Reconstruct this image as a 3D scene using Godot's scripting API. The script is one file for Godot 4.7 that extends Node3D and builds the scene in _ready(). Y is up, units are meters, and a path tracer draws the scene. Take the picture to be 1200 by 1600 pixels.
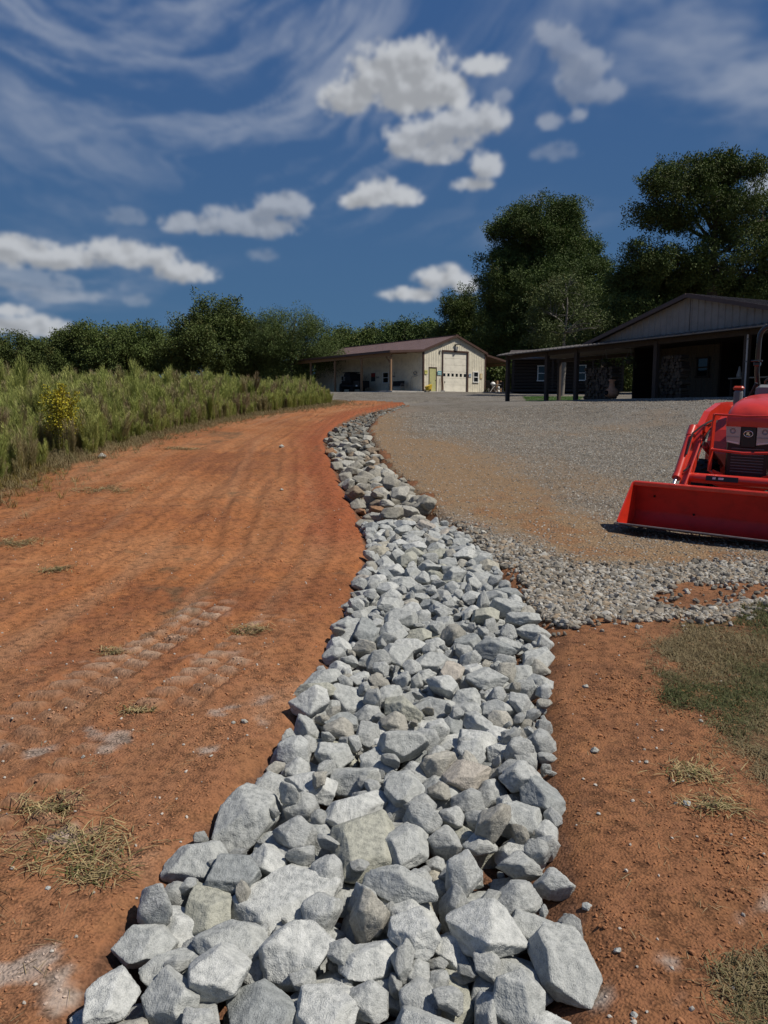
extends Node3D
# A rock-lined ditch on red clay, a gravel yard with a red tractor, a workshop and an open shed.
const F := 1202.0          # focal length in photo pixels (1200 x 1600)
const SLOPE := 0.048       # the ground climbs away from the camera
const EYE := 1.65
const PITCH := 0.13233     # camera looks this far down (radians)
var rng := RandomNumberGenerator.new()
var M := {}
var used := {}
var n1 := FastNoiseLite.new()
var n2 := FastNoiseLite.new()
var n3 := FastNoiseLite.new()

class MB:
	var v := PackedVector3Array()
	var n := PackedVector3Array()
	var c := PackedColorArray()
	var ix := PackedInt32Array()
	var col := Color.WHITE
	func vert(p: Vector3, nn: Vector3) -> int:
		v.append(p); n.append(nn); c.append(col)
		return v.size() - 1
	func tri(a: Vector3, b: Vector3, d: Vector3) -> void:
		var nn := (d - a).cross(b - a).normalized()
		var i := vert(a, nn); vert(b, nn); vert(d, nn)
		ix.append_array([i, i + 1, i + 2])
	func tri_o(a: Vector3, b: Vector3, d: Vector3, o: Vector3) -> void:
		if (d - a).cross(b - a).dot((a + b + d) / 3.0 - o) < 0.0: tri(a, d, b)
		else: tri(a, b, d)
	func quad(a: Vector3, b: Vector3, d: Vector3, e: Vector3) -> void:
		var nn := (d - a).cross(b - a).normalized()
		var i := vert(a, nn); vert(b, nn); vert(d, nn); vert(e, nn)
		ix.append_array([i, i + 1, i + 2, i, i + 2, i + 3])
	func quad_o(a: Vector3, b: Vector3, d: Vector3, e: Vector3, o: Vector3) -> void:
		if (d - a).cross(b - a).dot((a + b + d + e) / 4.0 - o) < 0.0: quad(a, e, d, b)
		else: quad(a, b, d, e)
	func box(at: Vector3, s: Vector3, bas := Basis.IDENTITY, bev := 0.0) -> void:
		# a box with chamfered edges (bev > 0) centred on at
		var h := s * 0.5
		bev = minf(bev, minf(h.x, minf(h.y, h.z)) * 0.9)
		if bev <= 0.0:
			for ax in 3:
				for sg in [-1.0, 1.0]:
					var u := Vector3.ZERO; var w := Vector3.ZERO; var m := Vector3.ZERO
					m[ax] = h[ax] * sg; u[(ax + 1) % 3] = h[(ax + 1) % 3]; w[(ax + 2) % 3] = h[(ax + 2) % 3]
					quad_o(at + bas * (m - u - w), at + bas * (m + u - w), at + bas * (m + u + w), at + bas * (m - u + w), at)
			return
		var pt := func(sx: float, sy: float, sz: float, ax: int) -> Vector3:
			var q := Vector3(sx * h.x, sy * h.y, sz * h.z)
			var e := Vector3(sx, sy, sz) * bev
			e[ax] = 0.0
			return at + bas * (q - e)
		for ax in 3:
			for sg in [-1.0, 1.0]:
				var q := []
				for k in [[-1, -1], [1, -1], [1, 1], [-1, 1]]:
					var sv := Vector3.ZERO
					sv[ax] = sg; sv[(ax + 1) % 3] = k[0]; sv[(ax + 2) % 3] = k[1]
					q.append(pt.call(sv.x, sv.y, sv.z, ax))
				quad_o(q[0], q[1], q[2], q[3], at)
				for k in [-1.0, 1.0]:   # the edge between face ax and face ax + 1
					var b := (ax + 1) % 3; var d := (ax + 2) % 3
					var s0 := Vector3.ZERO; s0[ax] = sg; s0[b] = k; s0[d] = -1
					var s1 := s0; s1[d] = 1
					quad_o(pt.call(s0.x, s0.y, s0.z, ax), pt.call(s1.x, s1.y, s1.z, ax), pt.call(s1.x, s1.y, s1.z, b), pt.call(s0.x, s0.y, s0.z, b), at)
		for sx in [-1.0, 1.0]:
			for sy in [-1.0, 1.0]:
				for sz in [-1.0, 1.0]:
					tri_o(pt.call(sx, sy, sz, 0), pt.call(sx, sy, sz, 1), pt.call(sx, sy, sz, 2), at)
	func beam(a: Vector3, b: Vector3, w: float, hh: float, bev := 0.0) -> void:
		var d := (b - a)
		var z := d.normalized()
		var x := Vector3.UP.cross(z)
		if x.length() < 0.01: x = Vector3.RIGHT
		x = x.normalized()
		box((a + b) * 0.5, Vector3(w, hh, d.length()), Basis(x, z.cross(x), z), bev)
	func loft(rings: Array, caps := true) -> void:
		# smooth skin through closed rings of equal size
		var m: int = rings[0].size()
		var i0 := v.size()
		for r in rings.size():
			var ctr := Vector3.ZERO
			for q in rings[r]: ctr += q
			ctr /= m
			for k in m:
				var p: Vector3 = rings[r][k]
				var tk: Vector3 = rings[r][(k + 1) % m] - rings[r][(k + m - 1) % m]
				var ra: Vector3 = rings[mini(r + 1, rings.size() - 1)][k] - rings[maxi(r - 1, 0)][k]
				var nn := tk.cross(ra).normalized()
				if nn.dot(p - ctr) < 0.0: nn = -nn
				vert(p, nn)
		for r in rings.size() - 1:
			for k in m:
				var a := i0 + r * m + k; var b := i0 + r * m + (k + 1) % m
				var d := a + m; var e := b + m
				var fn := (v[e] - v[a]).cross(v[b] - v[a])
				if fn.dot(n[a] + n[e]) >= 0.0: ix.append_array([a, b, e, a, e, d])
				else: ix.append_array([a, e, b, a, d, e])
		if caps:
			for r in [0, rings.size() - 1]:
				var ctr := Vector3.ZERO
				for q in rings[r]: ctr += q
				ctr /= m
				var inn: Vector3 = rings[1 if r == 0 else rings.size() - 2][0] - rings[r][0]
				for k in m: tri_o(ctr, rings[r][k], rings[r][(k + 1) % m], ctr + inn)
	func tube(pts: Array, rad: Variant, sides := 10, caps := true) -> void:
		var rings := []
		var up := Vector3.UP
		for i in pts.size():
			var d: Vector3 = (pts[mini(i + 1, pts.size() - 1)] - pts[maxi(i - 1, 0)]).normalized()
			if absf(d.dot(up)) > 0.95: up = Vector3.RIGHT if absf(d.x) < 0.9 else Vector3.BACK
			var x := up.cross(d).normalized()
			var y := d.cross(x)
			up = y
			var r: float = rad[i] if rad is Array else rad
			var ring := []
			for k in sides:
				var a := TAU * k / sides
				ring.append(pts[i] + (x * cos(a) + y * sin(a)) * r)
			rings.append(ring)
		loft(rings, caps)
	func lathe(at: Vector3, prof: Array, sides := 20, bas := Basis.IDENTITY) -> void:
		var rings := []
		for p in prof:
			var ring := []
			for k in sides:
				var a := TAU * k / sides
				ring.append(at + bas * Vector3(cos(a) * p[0], p[1], sin(a) * p[0]))
			rings.append(ring)
		loft(rings, true)
	func prism(poly: PackedVector2Array, z0: float, z1: float, t := Transform3D.IDENTITY) -> void:
		# polygon in local xy pushed along local z
		var m := poly.size()
		var tr := Geometry2D.triangulate_polygon(poly)
		var mid := (z0 + z1) * 0.5
		for z in [z0, z1]:
			for k in range(0, tr.size(), 3):
				var a := poly[tr[k]]; var b := poly[tr[k + 1]]; var d := poly[tr[k + 2]]
				var g := (a + b + d) / 3.0
				tri_o(t * Vector3(a.x, a.y, z), t * Vector3(b.x, b.y, z), t * Vector3(d.x, d.y, z), t * Vector3(g.x, g.y, mid))
		var area := 0.0
		for k in m: area += poly[k].cross(poly[(k + 1) % m])
		for k in m:
			var a := poly[k]; var b := poly[(k + 1) % m]
			var e := b - a
			var o := Vector2(e.y, -e.x).normalized() * (1.0 if area > 0 else -1.0)
			var g := (a + b) * 0.5 - o
			quad_o(t * Vector3(a.x, a.y, z0), t * Vector3(b.x, b.y, z0), t * Vector3(b.x, b.y, z1), t * Vector3(a.x, a.y, z1), t * Vector3(g.x, g.y, mid))
	func mesh() -> ArrayMesh:
		var a := []
		a.resize(Mesh.ARRAY_MAX)
		a[Mesh.ARRAY_VERTEX] = v; a[Mesh.ARRAY_NORMAL] = n; a[Mesh.ARRAY_COLOR] = c; a[Mesh.ARRAY_INDEX] = ix
		var am := ArrayMesh.new()
		am.add_surface_from_arrays(Mesh.PRIMITIVE_TRIANGLES, a)
		return am

func V(x: float, y: float, z: float) -> Vector3: return Vector3(x, y, z)
func smooth(a: float, b: float, x: float) -> float: return smoothstep(a, b, x)
func rr(a: float, b: float) -> float: return rng.randf_range(a, b)

func numbered(called: String) -> String:
	used[called] = used.get(called, 0) + 1
	return called if used[called] == 1 else "%s_%03d" % [called, used[called] - 1]
func add(called: String, shape: Variant, mat: Material, parent: Node = self) -> MeshInstance3D:
	var o := MeshInstance3D.new()
	o.mesh = shape.mesh() if shape is MB else shape
	o.material_override = mat
	o.name = numbered(called) if parent == self else called
	parent.add_child(o, true)
	return o
func tag(o: Node, label: String, category: String, group := "") -> Node:
	o.set_meta("label", label); o.set_meta("category", category)
	if group: o.set_meta("group", group)
	return o
func thing(called: String, label: String, category: String, at := Vector3.ZERO, bas := Basis.IDENTITY, group := "") -> Node3D:
	var o := Node3D.new()
	o.name = numbered(called)
	add_child(o)
	o.transform = Transform3D(bas, at)
	tag(o, label, category, group)
	return o
func structure(called: String, shape: Variant, mat: Material) -> MeshInstance3D:
	var o := add(called, shape, mat)
	o.set_meta("kind", "structure")
	return o
func part(called: String, parent: Node, mat: Material, f: Callable) -> MeshInstance3D:
	var b := MB.new()
	f.call(b)
	return add(called, b, mat, parent)
func boxpart(called: String, parent: Node, mat: Material, at: Vector3, s: Vector3, bev := 0.01, bas := Basis.IDENTITY) -> MeshInstance3D:
	var b := MB.new()
	b.box(at, s, bas, bev)
	return add(called, b, mat, parent)
func scatter(called: String, m: Mesh, mat: Material, buf: PackedFloat32Array, parent: Node = self) -> MultiMeshInstance3D:
	# buf: twenty... 12 floats of transform rows and 4 of colour for each copy
	var mm := MultiMesh.new()
	mm.transform_format = MultiMesh.TRANSFORM_3D
	mm.use_colors = true
	mm.mesh = m
	mm.instance_count = buf.size() / 16
	for i in mm.instance_count:
		var k := i * 16
		mm.set_instance_transform(i, Transform3D(Vector3(buf[k], buf[k + 4], buf[k + 8]), Vector3(buf[k + 1], buf[k + 5], buf[k + 9]), Vector3(buf[k + 2], buf[k + 6], buf[k + 10]), Vector3(buf[k + 3], buf[k + 7], buf[k + 11])))
		mm.set_instance_color(i, Color(buf[k + 12], buf[k + 13], buf[k + 14], buf[k + 15]))
	var o := MultiMeshInstance3D.new()
	o.multimesh = mm
	o.material_override = mat
	o.name = numbered(called) if parent == self else called
	parent.add_child(o, true)
	return o
func put(buf: PackedFloat32Array, b: Basis, o: Vector3, c: Color) -> void:
	buf.append_array([b.x.x, b.y.x, b.z.x, o.x, b.x.y, b.y.y, b.z.y, o.y, b.x.z, b.y.z, b.z.z, o.z, c.r, c.g, c.b, 1.0])
func stuff(o: Node, label: String, category: String) -> void:
	tag(o, label, category)
	o.set_meta("kind", "stuff")

# --- from the photograph's pixels to directions and places -----------------------------------------------
func ray(px: float, py: float) -> Vector3:
	var u := (px - 600.0) / F; var w := (py - 800.0) / F
	return Vector3(u, -w * cos(PITCH) - sin(PITCH), -(cos(PITCH) - w * sin(PITCH)))
func gp(px: float, py: float) -> Vector2:      # (x, distance ahead) on the sloping ground
	var r := ray(px, py)
	var t := EYE / (SLOPE * -r.z - r.y)
	return Vector2(r.x * t, -r.z * t)
func far(px: float, py: float, d: float) -> Vector3:   # a point at a known distance ahead
	var r := ray(px, py)
	return Vector3(0, EYE, 0) + r * (d / -r.z)
func gpoly(a: Array) -> PackedVector2Array:
	var o := PackedVector2Array()
	for k in range(0, a.size(), 2): o.append(gp(a[k], a[k + 1]))
	return o

# --- the lie of the land -----------------------------------------------------------------------------------
const CHL := [-3.0, -0.7, 1.0, -0.84, 1.79, -0.84, 2.13, -0.83, 2.58, -0.71, 3.03, -0.58, 3.64, -0.43, 5.64, -0.27, 7.1, -0.17, 9.11, -0.34, 12.63, -0.79, 18.52, -1.46, 24.09, -1.59, 31.68, -1.05, 41.42, 1.02, 60.0, 6.0]
const CHR := [-3.0, 0.45, 1.0, 0.48, 1.79, 0.52, 2.08, 0.60, 2.47, 0.65, 3.08, 0.73, 3.72, 0.84, 4.9, 1.1, 5.64, 1.02, 7.1, 0.98, 8.51, 0.72, 10.59, 0.44, 14.48, 0.0, 22.73, -0.47, 29.37, -0.24, 39.79, 1.31, 60.0, 6.6]
const FLD := [-40.0, -5.0, 5.0, -4.9, 10.6, -5.4, 15.0, -5.9, 20.4, -5.95, 27.4, -5.4, 33.0, -4.4, 37.6, -3.2, 41.0, -2.6, 60.0, -4.8, 90.0, -12.0]
func along(t: Array, d: float) -> float:
	if d <= t[0]: return t[1]
	for k in range(2, t.size(), 2):
		if d < t[k]: return lerpf(t[k - 1], t[k + 1], (d - t[k - 2]) / (t[k] - t[k - 2]))
	return t[t.size() - 1]
const SHED := Vector3(6.4, 2.08, -40.0)
const SHED_X := Vector3(0.426, 0, 0.905)
const SHED_Z := Vector3(-0.905, 0, 0.426)
const SHOP := Vector3(3.5, 3.3, -70.0)
const SHOP_X := Vector3(0.795, 0, -0.606)
const SHOP_Z := Vector3(0.606, 0, 0.795)
func base_h(x: float, d: float) -> float:
	var p := SLOPE * d
	if d > 55.0:
		var k := 0.5
		var h := clampf(0.5 + 0.5 * (3.3 - p) / k, 0.0, 1.0)
		p = lerpf(3.3, p, h) - k * h * (1.0 - h)
	if x > -2.0 and d > 8.0 and d < 70.0:
		var q := Vector3(x - SHED.x, 0, -d - SHED.z)
		var lx := q.dot(SHED_X); var lz := q.dot(SHED_Z)
		var ox := maxf(maxf(-lx, lx - 18.0), 0.0); var oz := maxf(maxf(-9.0 - lz, lz), 0.0)
		var w := 1.0 - smoothstep(0.3, 7.5, sqrt(ox * ox + oz * oz))
		p = lerpf(p, 2.06 if lx > 1.0 else 2.0, w)
	return p
func H(x: float, d: float) -> float:   # with the soft swells and the ditch
	var p := base_h(x, d)
	p += n1.get_noise_2d(x * 9.0, d * 9.0) * 0.035 * smoothstep(0.0, 3.0, absf(d - 40.0) * 0.2 + 1.0)
	p -= 0.06 * exp(-((x - 3.8) * (x - 3.8) + (d - 8.3) * (d - 8.3)) / 5.0)
	if d < 45.0:
		var l := along(CHL, d); var r := along(CHR, d)
		if x > l - 0.6 and x < r + 0.6:
			var e := minf(x - l, r - x)
			p -= (0.15 + 0.07 * smoothstep(7.5, 9.0, d)) * smoothstep(-0.12, 0.25, e)
	return p
func on(x: float, d: float) -> Vector3: return Vector3(x, H(x, d), -d)

# --- textures and materials ---------------------------------------------------------------------------------
func noise_img(size: int, freq: float, type: int, oct: int, sd: int) -> PackedByteArray:
	var n := FastNoiseLite.new()
	n.noise_type = type
	n.frequency = freq
	n.fractal_octaves = oct
	n.seed = sd
	if type == FastNoiseLite.TYPE_CELLULAR:
		n.fractal_type = FastNoiseLite.FRACTAL_NONE
		n.cellular_return_type = FastNoiseLite.RETURN_DISTANCE2_SUB
	var im := n.get_seamless_image(size, size)
	im.convert(Image.FORMAT_L8)
	return im.get_data()
func tex_of(size: int, px: PackedByteArray, rgb := true) -> ImageTexture:
	return ImageTexture.create_from_image(Image.create_from_data(size, size, false, Image.FORMAT_RGB8 if rgb else Image.FORMAT_L8, px))
func grain(size: int, layers: Array, ramp: Array) -> ImageTexture:
	# layers: [bytes, weight]; the sum runs through a ramp of colours
	var out := PackedByteArray()
	out.resize(size * size * 3)
	var steps := ramp.size() - 1
	for i in size * size:
		var t := 0.0
		for l in layers: t += (l[0][i] / 255.0 - 0.5) * l[1]
		t = clampf(t + 0.5, 0.0, 0.9999) * steps
		var k := int(t)
		var c: Color = ramp[k].lerp(ramp[k + 1], t - k)
		out[i * 3] = int(c.r * 255.0); out[i * 3 + 1] = int(c.g * 255.0); out[i * 3 + 2] = int(c.b * 255.0)
	return tex_of(size, out)
func relief(size: int, layers: Array) -> ImageTexture:
	var out := PackedByteArray()
	out.resize(size * size)
	for i in size * size:
		var t := 0.5
		for l in layers: t += (l[0][i] / 255.0 - 0.5) * l[1]
		out[i] = int(clampf(t, 0.0, 1.0) * 255.0)
	return tex_of(size, out, false)
func grey(g: float) -> Color: return Color(g, g, g)
func mat(lin: Color, rough := 0.8, metal := 0.0) -> StandardMaterial3D:
	var m := StandardMaterial3D.new()
	m.albedo_color = lin.linear_to_srgb()
	m.roughness = rough
	m.metallic = metal
	return m
func vmat(rough := 0.9) -> StandardMaterial3D:
	var m := StandardMaterial3D.new()
	m.vertex_color_use_as_albedo = true
	m.roughness = rough
	m.metallic_specular = 0.3
	return m
func leafmat(back: Color) -> StandardMaterial3D:
	var m := vmat(0.65)
	m.cull_mode = BaseMaterial3D.CULL_DISABLED
	m.backlight_enabled = true
	m.backlight = back.linear_to_srgb()
	return m
func worn(lin: Color, rough: float, t: Texture2D, scale: float, metal := 0.0) -> StandardMaterial3D:
	var m := mat(lin, rough, metal)
	m.albedo_texture = t
	m.uv1_triplanar = true
	m.uv1_world_triplanar = true
	m.uv1_scale = Vector3.ONE * scale
	return m
func make_materials() -> void:
	var S := 512
	var P := FastNoiseLite.TYPE_SIMPLEX_SMOOTH
	var fine := noise_img(S, 0.09, P, 4, 1)
	var mid := noise_img(S, 0.02, P, 5, 2)
	var broad := noise_img(S, 0.006, P, 4, 3)
	var cells := noise_img(S, 0.05, FastNoiseLite.TYPE_CELLULAR, 1, 4)
	var cells2 := noise_img(S, 0.11, FastNoiseLite.TYPE_CELLULAR, 1, 5)
	var ran := PackedByteArray(); ran.resize(S * S)
	for i in S * S: ran[i] = rng.randi() & 255
	# clay: close grain, multiplied with the vertex colours
	var cg := grain(S, [[fine, 0.8], [mid, 0.8], [ran, 0.22], [cells2, 0.3], [broad, 0.4]], [grey(0.55), grey(0.77), grey(0.91), grey(0.96), Color(1.0, 0.98, 0.95)])
	var ch := relief(S, [[fine, 0.5], [mid, 0.5], [cells2, 0.5], [ran, 0.1]])
	var m := vmat(0.95)
	m.albedo_texture = cg
	m.uv1_triplanar = true; m.uv1_world_triplanar = true
	m.uv1_scale = Vector3.ONE * 1.45
	m.heightmap_enabled = true; m.heightmap_texture = ch; m.heightmap_scale = 0.8
	M.clay = m
	# gravel: small stones of mixed greys and tans with dark gaps
	var gg := grain(S, [[cells, 0.75], [ran, 0.16], [mid, 0.35], [fine, 0.35]], [grey(0.5), grey(0.8), grey(0.92), grey(1.0)])
	var gh := relief(S, [[cells, 1.0], [fine, 0.2]])
	m = vmat(0.92)
	m.albedo_texture = gg
	m.uv1_triplanar = true; m.uv1_world_triplanar = true
	m.uv1_scale = Vector3.ONE * 1.2
	m.heightmap_enabled = true; m.heightmap_texture = gh; m.heightmap_scale = 1.5
	M.gravel = m
	# broken rock: pale grey gneiss, faint bands and dark specks
	var band := noise_img(S, 0.012, P, 5, 8)
	var rt := grain(S, [[fine, 0.95], [band, 0.8], [ran, 0.42], [mid, 0.6]], [Color(0.58, 0.59, 0.59), Color(0.735, 0.74, 0.735), Color(0.825, 0.828, 0.818), Color(0.87, 0.872, 0.86), Color(0.95, 0.95, 0.94)])
	var rh := relief(S, [[fine, 0.45], [mid, 0.7], [cells, 0.25]])
	for a in [["rock", Color(0.54, 0.553, 0.545)], ["rock_pale", Color(0.66, 0.67, 0.66)], ["rock_blue", Color(0.40, 0.42, 0.425)], ["rock_tan", Color(0.55, 0.515, 0.435)], ["rock_olive", Color(0.51, 0.507, 0.44)], ["rock_stained", Color(0.55, 0.50, 0.445)], ["stone_brown", Color(0.36, 0.28, 0.205)], ["stone_grey", Color(0.40, 0.375, 0.325)], ["stone_rust", Color(0.42, 0.24, 0.14)], ["stone_light", Color(0.55, 0.53, 0.48)]]:
		m = mat(a[1], 0.88)
		m.metallic_specular = 0.35
		m.albedo_texture = rt
		m.uv1_triplanar = true; m.uv1_world_triplanar = true
		m.uv1_scale = Vector3.ONE * 4.2
		m.heightmap_enabled = true; m.heightmap_texture = rh; m.heightmap_scale = 0.5
		M[a[0]] = m
	m = vmat(0.9)
	m.albedo_texture = rt; m.uv1_triplanar = true; m.uv1_scale = Vector3.ONE * 0.5
	m.heightmap_enabled = true; m.heightmap_texture = rh; m.heightmap_scale = 0.6
	M.fill = m
	M.pebble = vmat(0.9)
	M.leaf = leafmat(Color(0.07, 0.12, 0.02))
	M.blade = leafmat(Color(0.15, 0.155, 0.05))
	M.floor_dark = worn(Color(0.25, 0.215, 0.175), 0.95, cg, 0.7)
	M.straw = leafmat(Color(0.12, 0.10, 0.05))
	var bt := grain(S, [[mid, 0.6], [fine, 0.5]], [grey(0.45), grey(0.8), grey(1.0)])
	M.bark = worn(Color(0.13, 0.105, 0.085), 0.95, bt, 1.6)
	M.bark_pale = worn(Color(0.30, 0.27, 0.23), 0.95, bt, 1.6)
	var dust := grain(S, [[broad, 0.8], [mid, 0.35], [fine, 0.12]], [grey(0.78), grey(0.93), grey(0.99), grey(1.0)])
	var dust2 := grain(S, [[broad, 0.8], [mid, 0.6], [fine, 0.3]], [Color(0.6, 0.57, 0.53), grey(0.9), grey(0.98), grey(1.0)])
	# workshop and shed
	M.cream = worn(Color(0.76, 0.71, 0.57), 0.45, dust, 0.5)
	M.cream_door = worn(Color(0.80, 0.76, 0.65), 0.45, dust, 0.4)
	M.man_door = worn(Color(0.48, 0.47, 0.22), 0.5, dust, 0.7)
	M.brown = worn(Color(0.085, 0.048, 0.038), 0.45, dust, 0.5)
	M.roof = worn(Color(0.155, 0.098, 0.085), 0.42, dust, 0.25)
	M.roof_old = worn(Color(0.07, 0.055, 0.05), 0.6, dust2, 0.3)
	M.taupe = worn(Color(0.27, 0.245, 0.22), 0.55, dust, 0.45)
	M.pent = worn(Color(0.20, 0.185, 0.175), 0.5, dust2, 0.5)
	M.edge_metal = worn(Color(0.5, 0.48, 0.46), 0.4, dust, 0.6)
	M.slab = worn(Color(0.42, 0.40, 0.37), 0.9, dust2, 0.5)
	var wg := grain(S, [[mid, 0.5], [fine, 0.6]], [grey(0.55), grey(0.85), grey(1.0)])
	M.lumber = worn(Color(0.36, 0.22, 0.12), 0.8, wg, 1.0); M.lumber.uv1_scale = Vector3(3, 0.35, 3)
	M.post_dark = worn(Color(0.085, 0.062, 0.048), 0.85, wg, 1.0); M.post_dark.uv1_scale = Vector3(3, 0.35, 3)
	M.ceiling = worn(Color(0.2, 0.12, 0.075), 0.85, wg, 0.8)
	M.log = worn(Color(0.09, 0.065, 0.05), 0.9, wg, 2.0)
	M.log_end = worn(Color(0.17, 0.125, 0.085), 0.9, wg, 6.0)
	M.boards = worn(Color(0.20, 0.165, 0.125), 0.8, wg, 1.0)
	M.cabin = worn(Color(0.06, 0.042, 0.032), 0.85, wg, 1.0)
	M.white = mat(Color(0.75, 0.75, 0.72), 0.5)
	M.black = mat(Color(0.012, 0.012, 0.013), 0.45)
	M.cloth_black = mat(Color(0.016, 0.016, 0.018), 0.95)
	M.rubber = worn(Color(0.018, 0.018, 0.018), 0.9, dust2, 2.0)
	M.glass_dark = mat(Color(0.012, 0.016, 0.018), 0.06)
	M.steel = mat(Color(0.5, 0.5, 0.5), 0.3, 0.9)
	M.chrome = mat(Color(0.72, 0.72, 0.72), 0.18, 1.0)
	M.dash = mat(Color(0.16, 0.165, 0.17), 0.6)
	M.terracotta = worn(Color(0.50, 0.25, 0.14), 0.85, dust2, 2.0)
	# tractor paint: orange-red enamel with dust
	m = worn(Color(0.60, 0.034, 0.014), 0.36, dust, 1.3)
	m.clearcoat_enabled = true; m.clearcoat = 0.5; m.clearcoat_roughness = 0.2
	M.red = m
	M.red_bucket = worn(Color(0.37, 0.013, 0.006), 0.5, grain(S, [[broad, 0.9], [mid, 0.6], [ran, 0.1]], [Color(0.80, 0.70, 0.62), Color(0.90, 0.88, 0.86), grey(1.0), grey(1.0), Color(1.0, 0.85, 0.75)]), 1.3)
	M.worn_edge = worn(Color(0.33, 0.27, 0.25), 0.5, dust2, 3.0, 0.4)
	var lens := mat(Color(0.46, 0.45, 0.46), 0.12, 0.1)
	lens.clearcoat_enabled = true; lens.clearcoat = 1.0; lens.clearcoat_roughness = 0.04
	M.lens = lens
	M.amber = mat(Color(0.45, 0.05, 0.02), 0.25)

# --- the sky: one computed panorama of air and clouds -------------------------------------------------------
func az_el(px: float, py: float) -> Vector2:
	var r := ray(px, py).normalized()
	return Vector2(rad_to_deg(atan2(r.x, -r.z)), rad_to_deg(asin(r.y)))
func make_sky() -> PanoramaSkyMaterial:
	var W := 2048; var HH := 1024
	var img := PackedFloat32Array()
	img.resize(W * HH * 3)
	var fb := FastNoiseLite.new(); fb.noise_type = FastNoiseLite.TYPE_SIMPLEX_SMOOTH; fb.frequency = 0.16; fb.fractal_octaves = 5; fb.fractal_gain = 0.55; fb.seed = 11
	var ci := FastNoiseLite.new(); ci.noise_type = FastNoiseLite.TYPE_SIMPLEX_SMOOTH; ci.frequency = 0.12; ci.fractal_octaves = 5; ci.fractal_gain = 0.6; ci.seed = 21
	var lo := FastNoiseLite.new(); lo.noise_type = FastNoiseLite.TYPE_SIMPLEX_SMOOTH; lo.frequency = 0.022; lo.fractal_octaves = 2; lo.seed = 31
	var top := Color(0.034, 0.090, 0.250); var low := Color(0.078, 0.172, 0.285); var ground := Color(0.10, 0.085, 0.07)
	for y in HH:
		var el := 90.0 - (y + 0.5) * 180.0 / HH
		var c := top.lerp(low, pow(1.0 - clampf(el, 0, 90) / 90.0, 5.0)) if el >= 0.0 else low.lerp(ground, smoothstep(0.0, -6.0, el))
		for x in W:
			var i := (y * W + x) * 3
			img[i] = c.r; img[i + 1] = c.g; img[i + 2] = c.b
	# thin high cloud: combed streaks, thick in some parts of the sky and absent in others
	var hub := ray(130, -330).normalized()
	var hub_x := hub.cross(Vector3.UP).normalized()
	var hub_y := hub_x.cross(hub)
	for y in int(HH * 0.5):
		var el := 90.0 - (y + 0.5) * 180.0 / HH
		if el < 3.0: continue
		var ce := cos(deg_to_rad(el))
		for x in W:
			var az := fposmod((x + 0.5) * 360.0 / W + 180.0, 360.0) - 180.0
			var a := deg_to_rad(az)
			# on a flat layer high up, so that streaks run on over the whole sky
			var k := 1.0 / (sin(deg_to_rad(el)) + 0.12)
			var gx := sin(a) * ce * k * 14.0; var gy := cos(a) * ce * k * 14.0
			var mask := smoothstep(-0.08, 0.5, lo.get_noise_2d(gx * 1.5 + 40.0, gy * 1.5) + patch(az, el))
			if mask <= 0.0: continue
			# combed into arcs round a far point of the sky
			var dir := Vector3(sin(a) * ce, sin(deg_to_rad(el)), -cos(a) * ce)
			var ang := rad_to_deg(acos(clampf(dir.dot(hub), -1.0, 1.0)))
			var lx := dir.dot(hub_x); var ly := dir.dot(hub_y)
			var ln := maxf(sqrt(lx * lx + ly * ly), 0.001)
			var wx := ci.get_noise_2d(gx * 0.3, gy * 0.3) * 5.0
			var s := ci.get_noise_3d((ang + wx * 0.7) * 3.0, lx / ln * 9.0 + wx * 0.4, ly / ln * 9.0)
			var t := ci.get_noise_2d(gx * 2.2 + 60.0, gy * 2.2 + wx)
			s = lerpf(s, ci.get_noise_2d(gx * 0.8 + wx * 0.5, gy * 1.1) * 1.1, smoothstep(6.0, 18.0, az) * smoothstep(70.0, 50.0, az))
			var den := smoothstep(-0.35, 0.70, s + t * 0.30) * mask * 0.56
			var i := (y * W + x) * 3
			img[i] = lerpf(img[i], 0.40, den); img[i + 1] = lerpf(img[i + 1], 0.44, den); img[i + 2] = lerpf(img[i + 2], 0.52, den)
	# heaped clouds: each a list of lobes in photo pixels (x, y, half width, half height) and how solid it is
	var heaps := [
		[0.95, 535, 160, 42, 26, 590, 125, 62, 50, 660, 120, 62, 52, 700, 150, 40, 26, 760, 103, 38, 17, 640, 160, 60, 24],
		[0.85, 640, 222, 48, 32, 700, 205, 60, 40, 755, 190, 44, 26, 760, 258, 30, 24, 735, 290, 36, 12, 680, 240, 50, 20],
		[0.95, 592, 300, 36, 26, 560, 316, 36, 14, 632, 308, 34, 17],
		[0.6, 300, 352, 60, 18, 370, 345, 60, 26, 440, 325, 52, 24, 420, 355, 56, 22],
		[0.92, 40, 400, 70, 26, 110, 405, 60, 22, 180, 395, 50, 22, 235, 405, 55, 24, 285, 428, 56, 20, 20, 385, 40, 18],
		[0.95, 690, 435, 46, 22, 640, 462, 52, 14, 725, 445, 26, 18],
		[0.9, 40, 512, 70, 20, 20, 485, 30, 10, 90, 520, 40, 12],
		[0.3, 40, 440, 80, 18, 90, 462, 70, 14, 20, 425, 46, 14],
		[0.42, 860, 190, 22, 14, 905, 180, 18, 12], [0.3, 785, 152, 15, 11], [0.22, 410, 400, 26, 13], [0.2, 215, 470, 24, 12], [0.22, 200, 340, 36, 15], [0.2, 870, 240, 40, 16],
		[0.36, 915, 100, 42, 30, 905, 130, 36, 38, 930, 145, 44, 22, 860, 55, 34, 20, 885, 75, 30, 24],
		[0.6, 1190, 300, 26, 26]]
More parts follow.
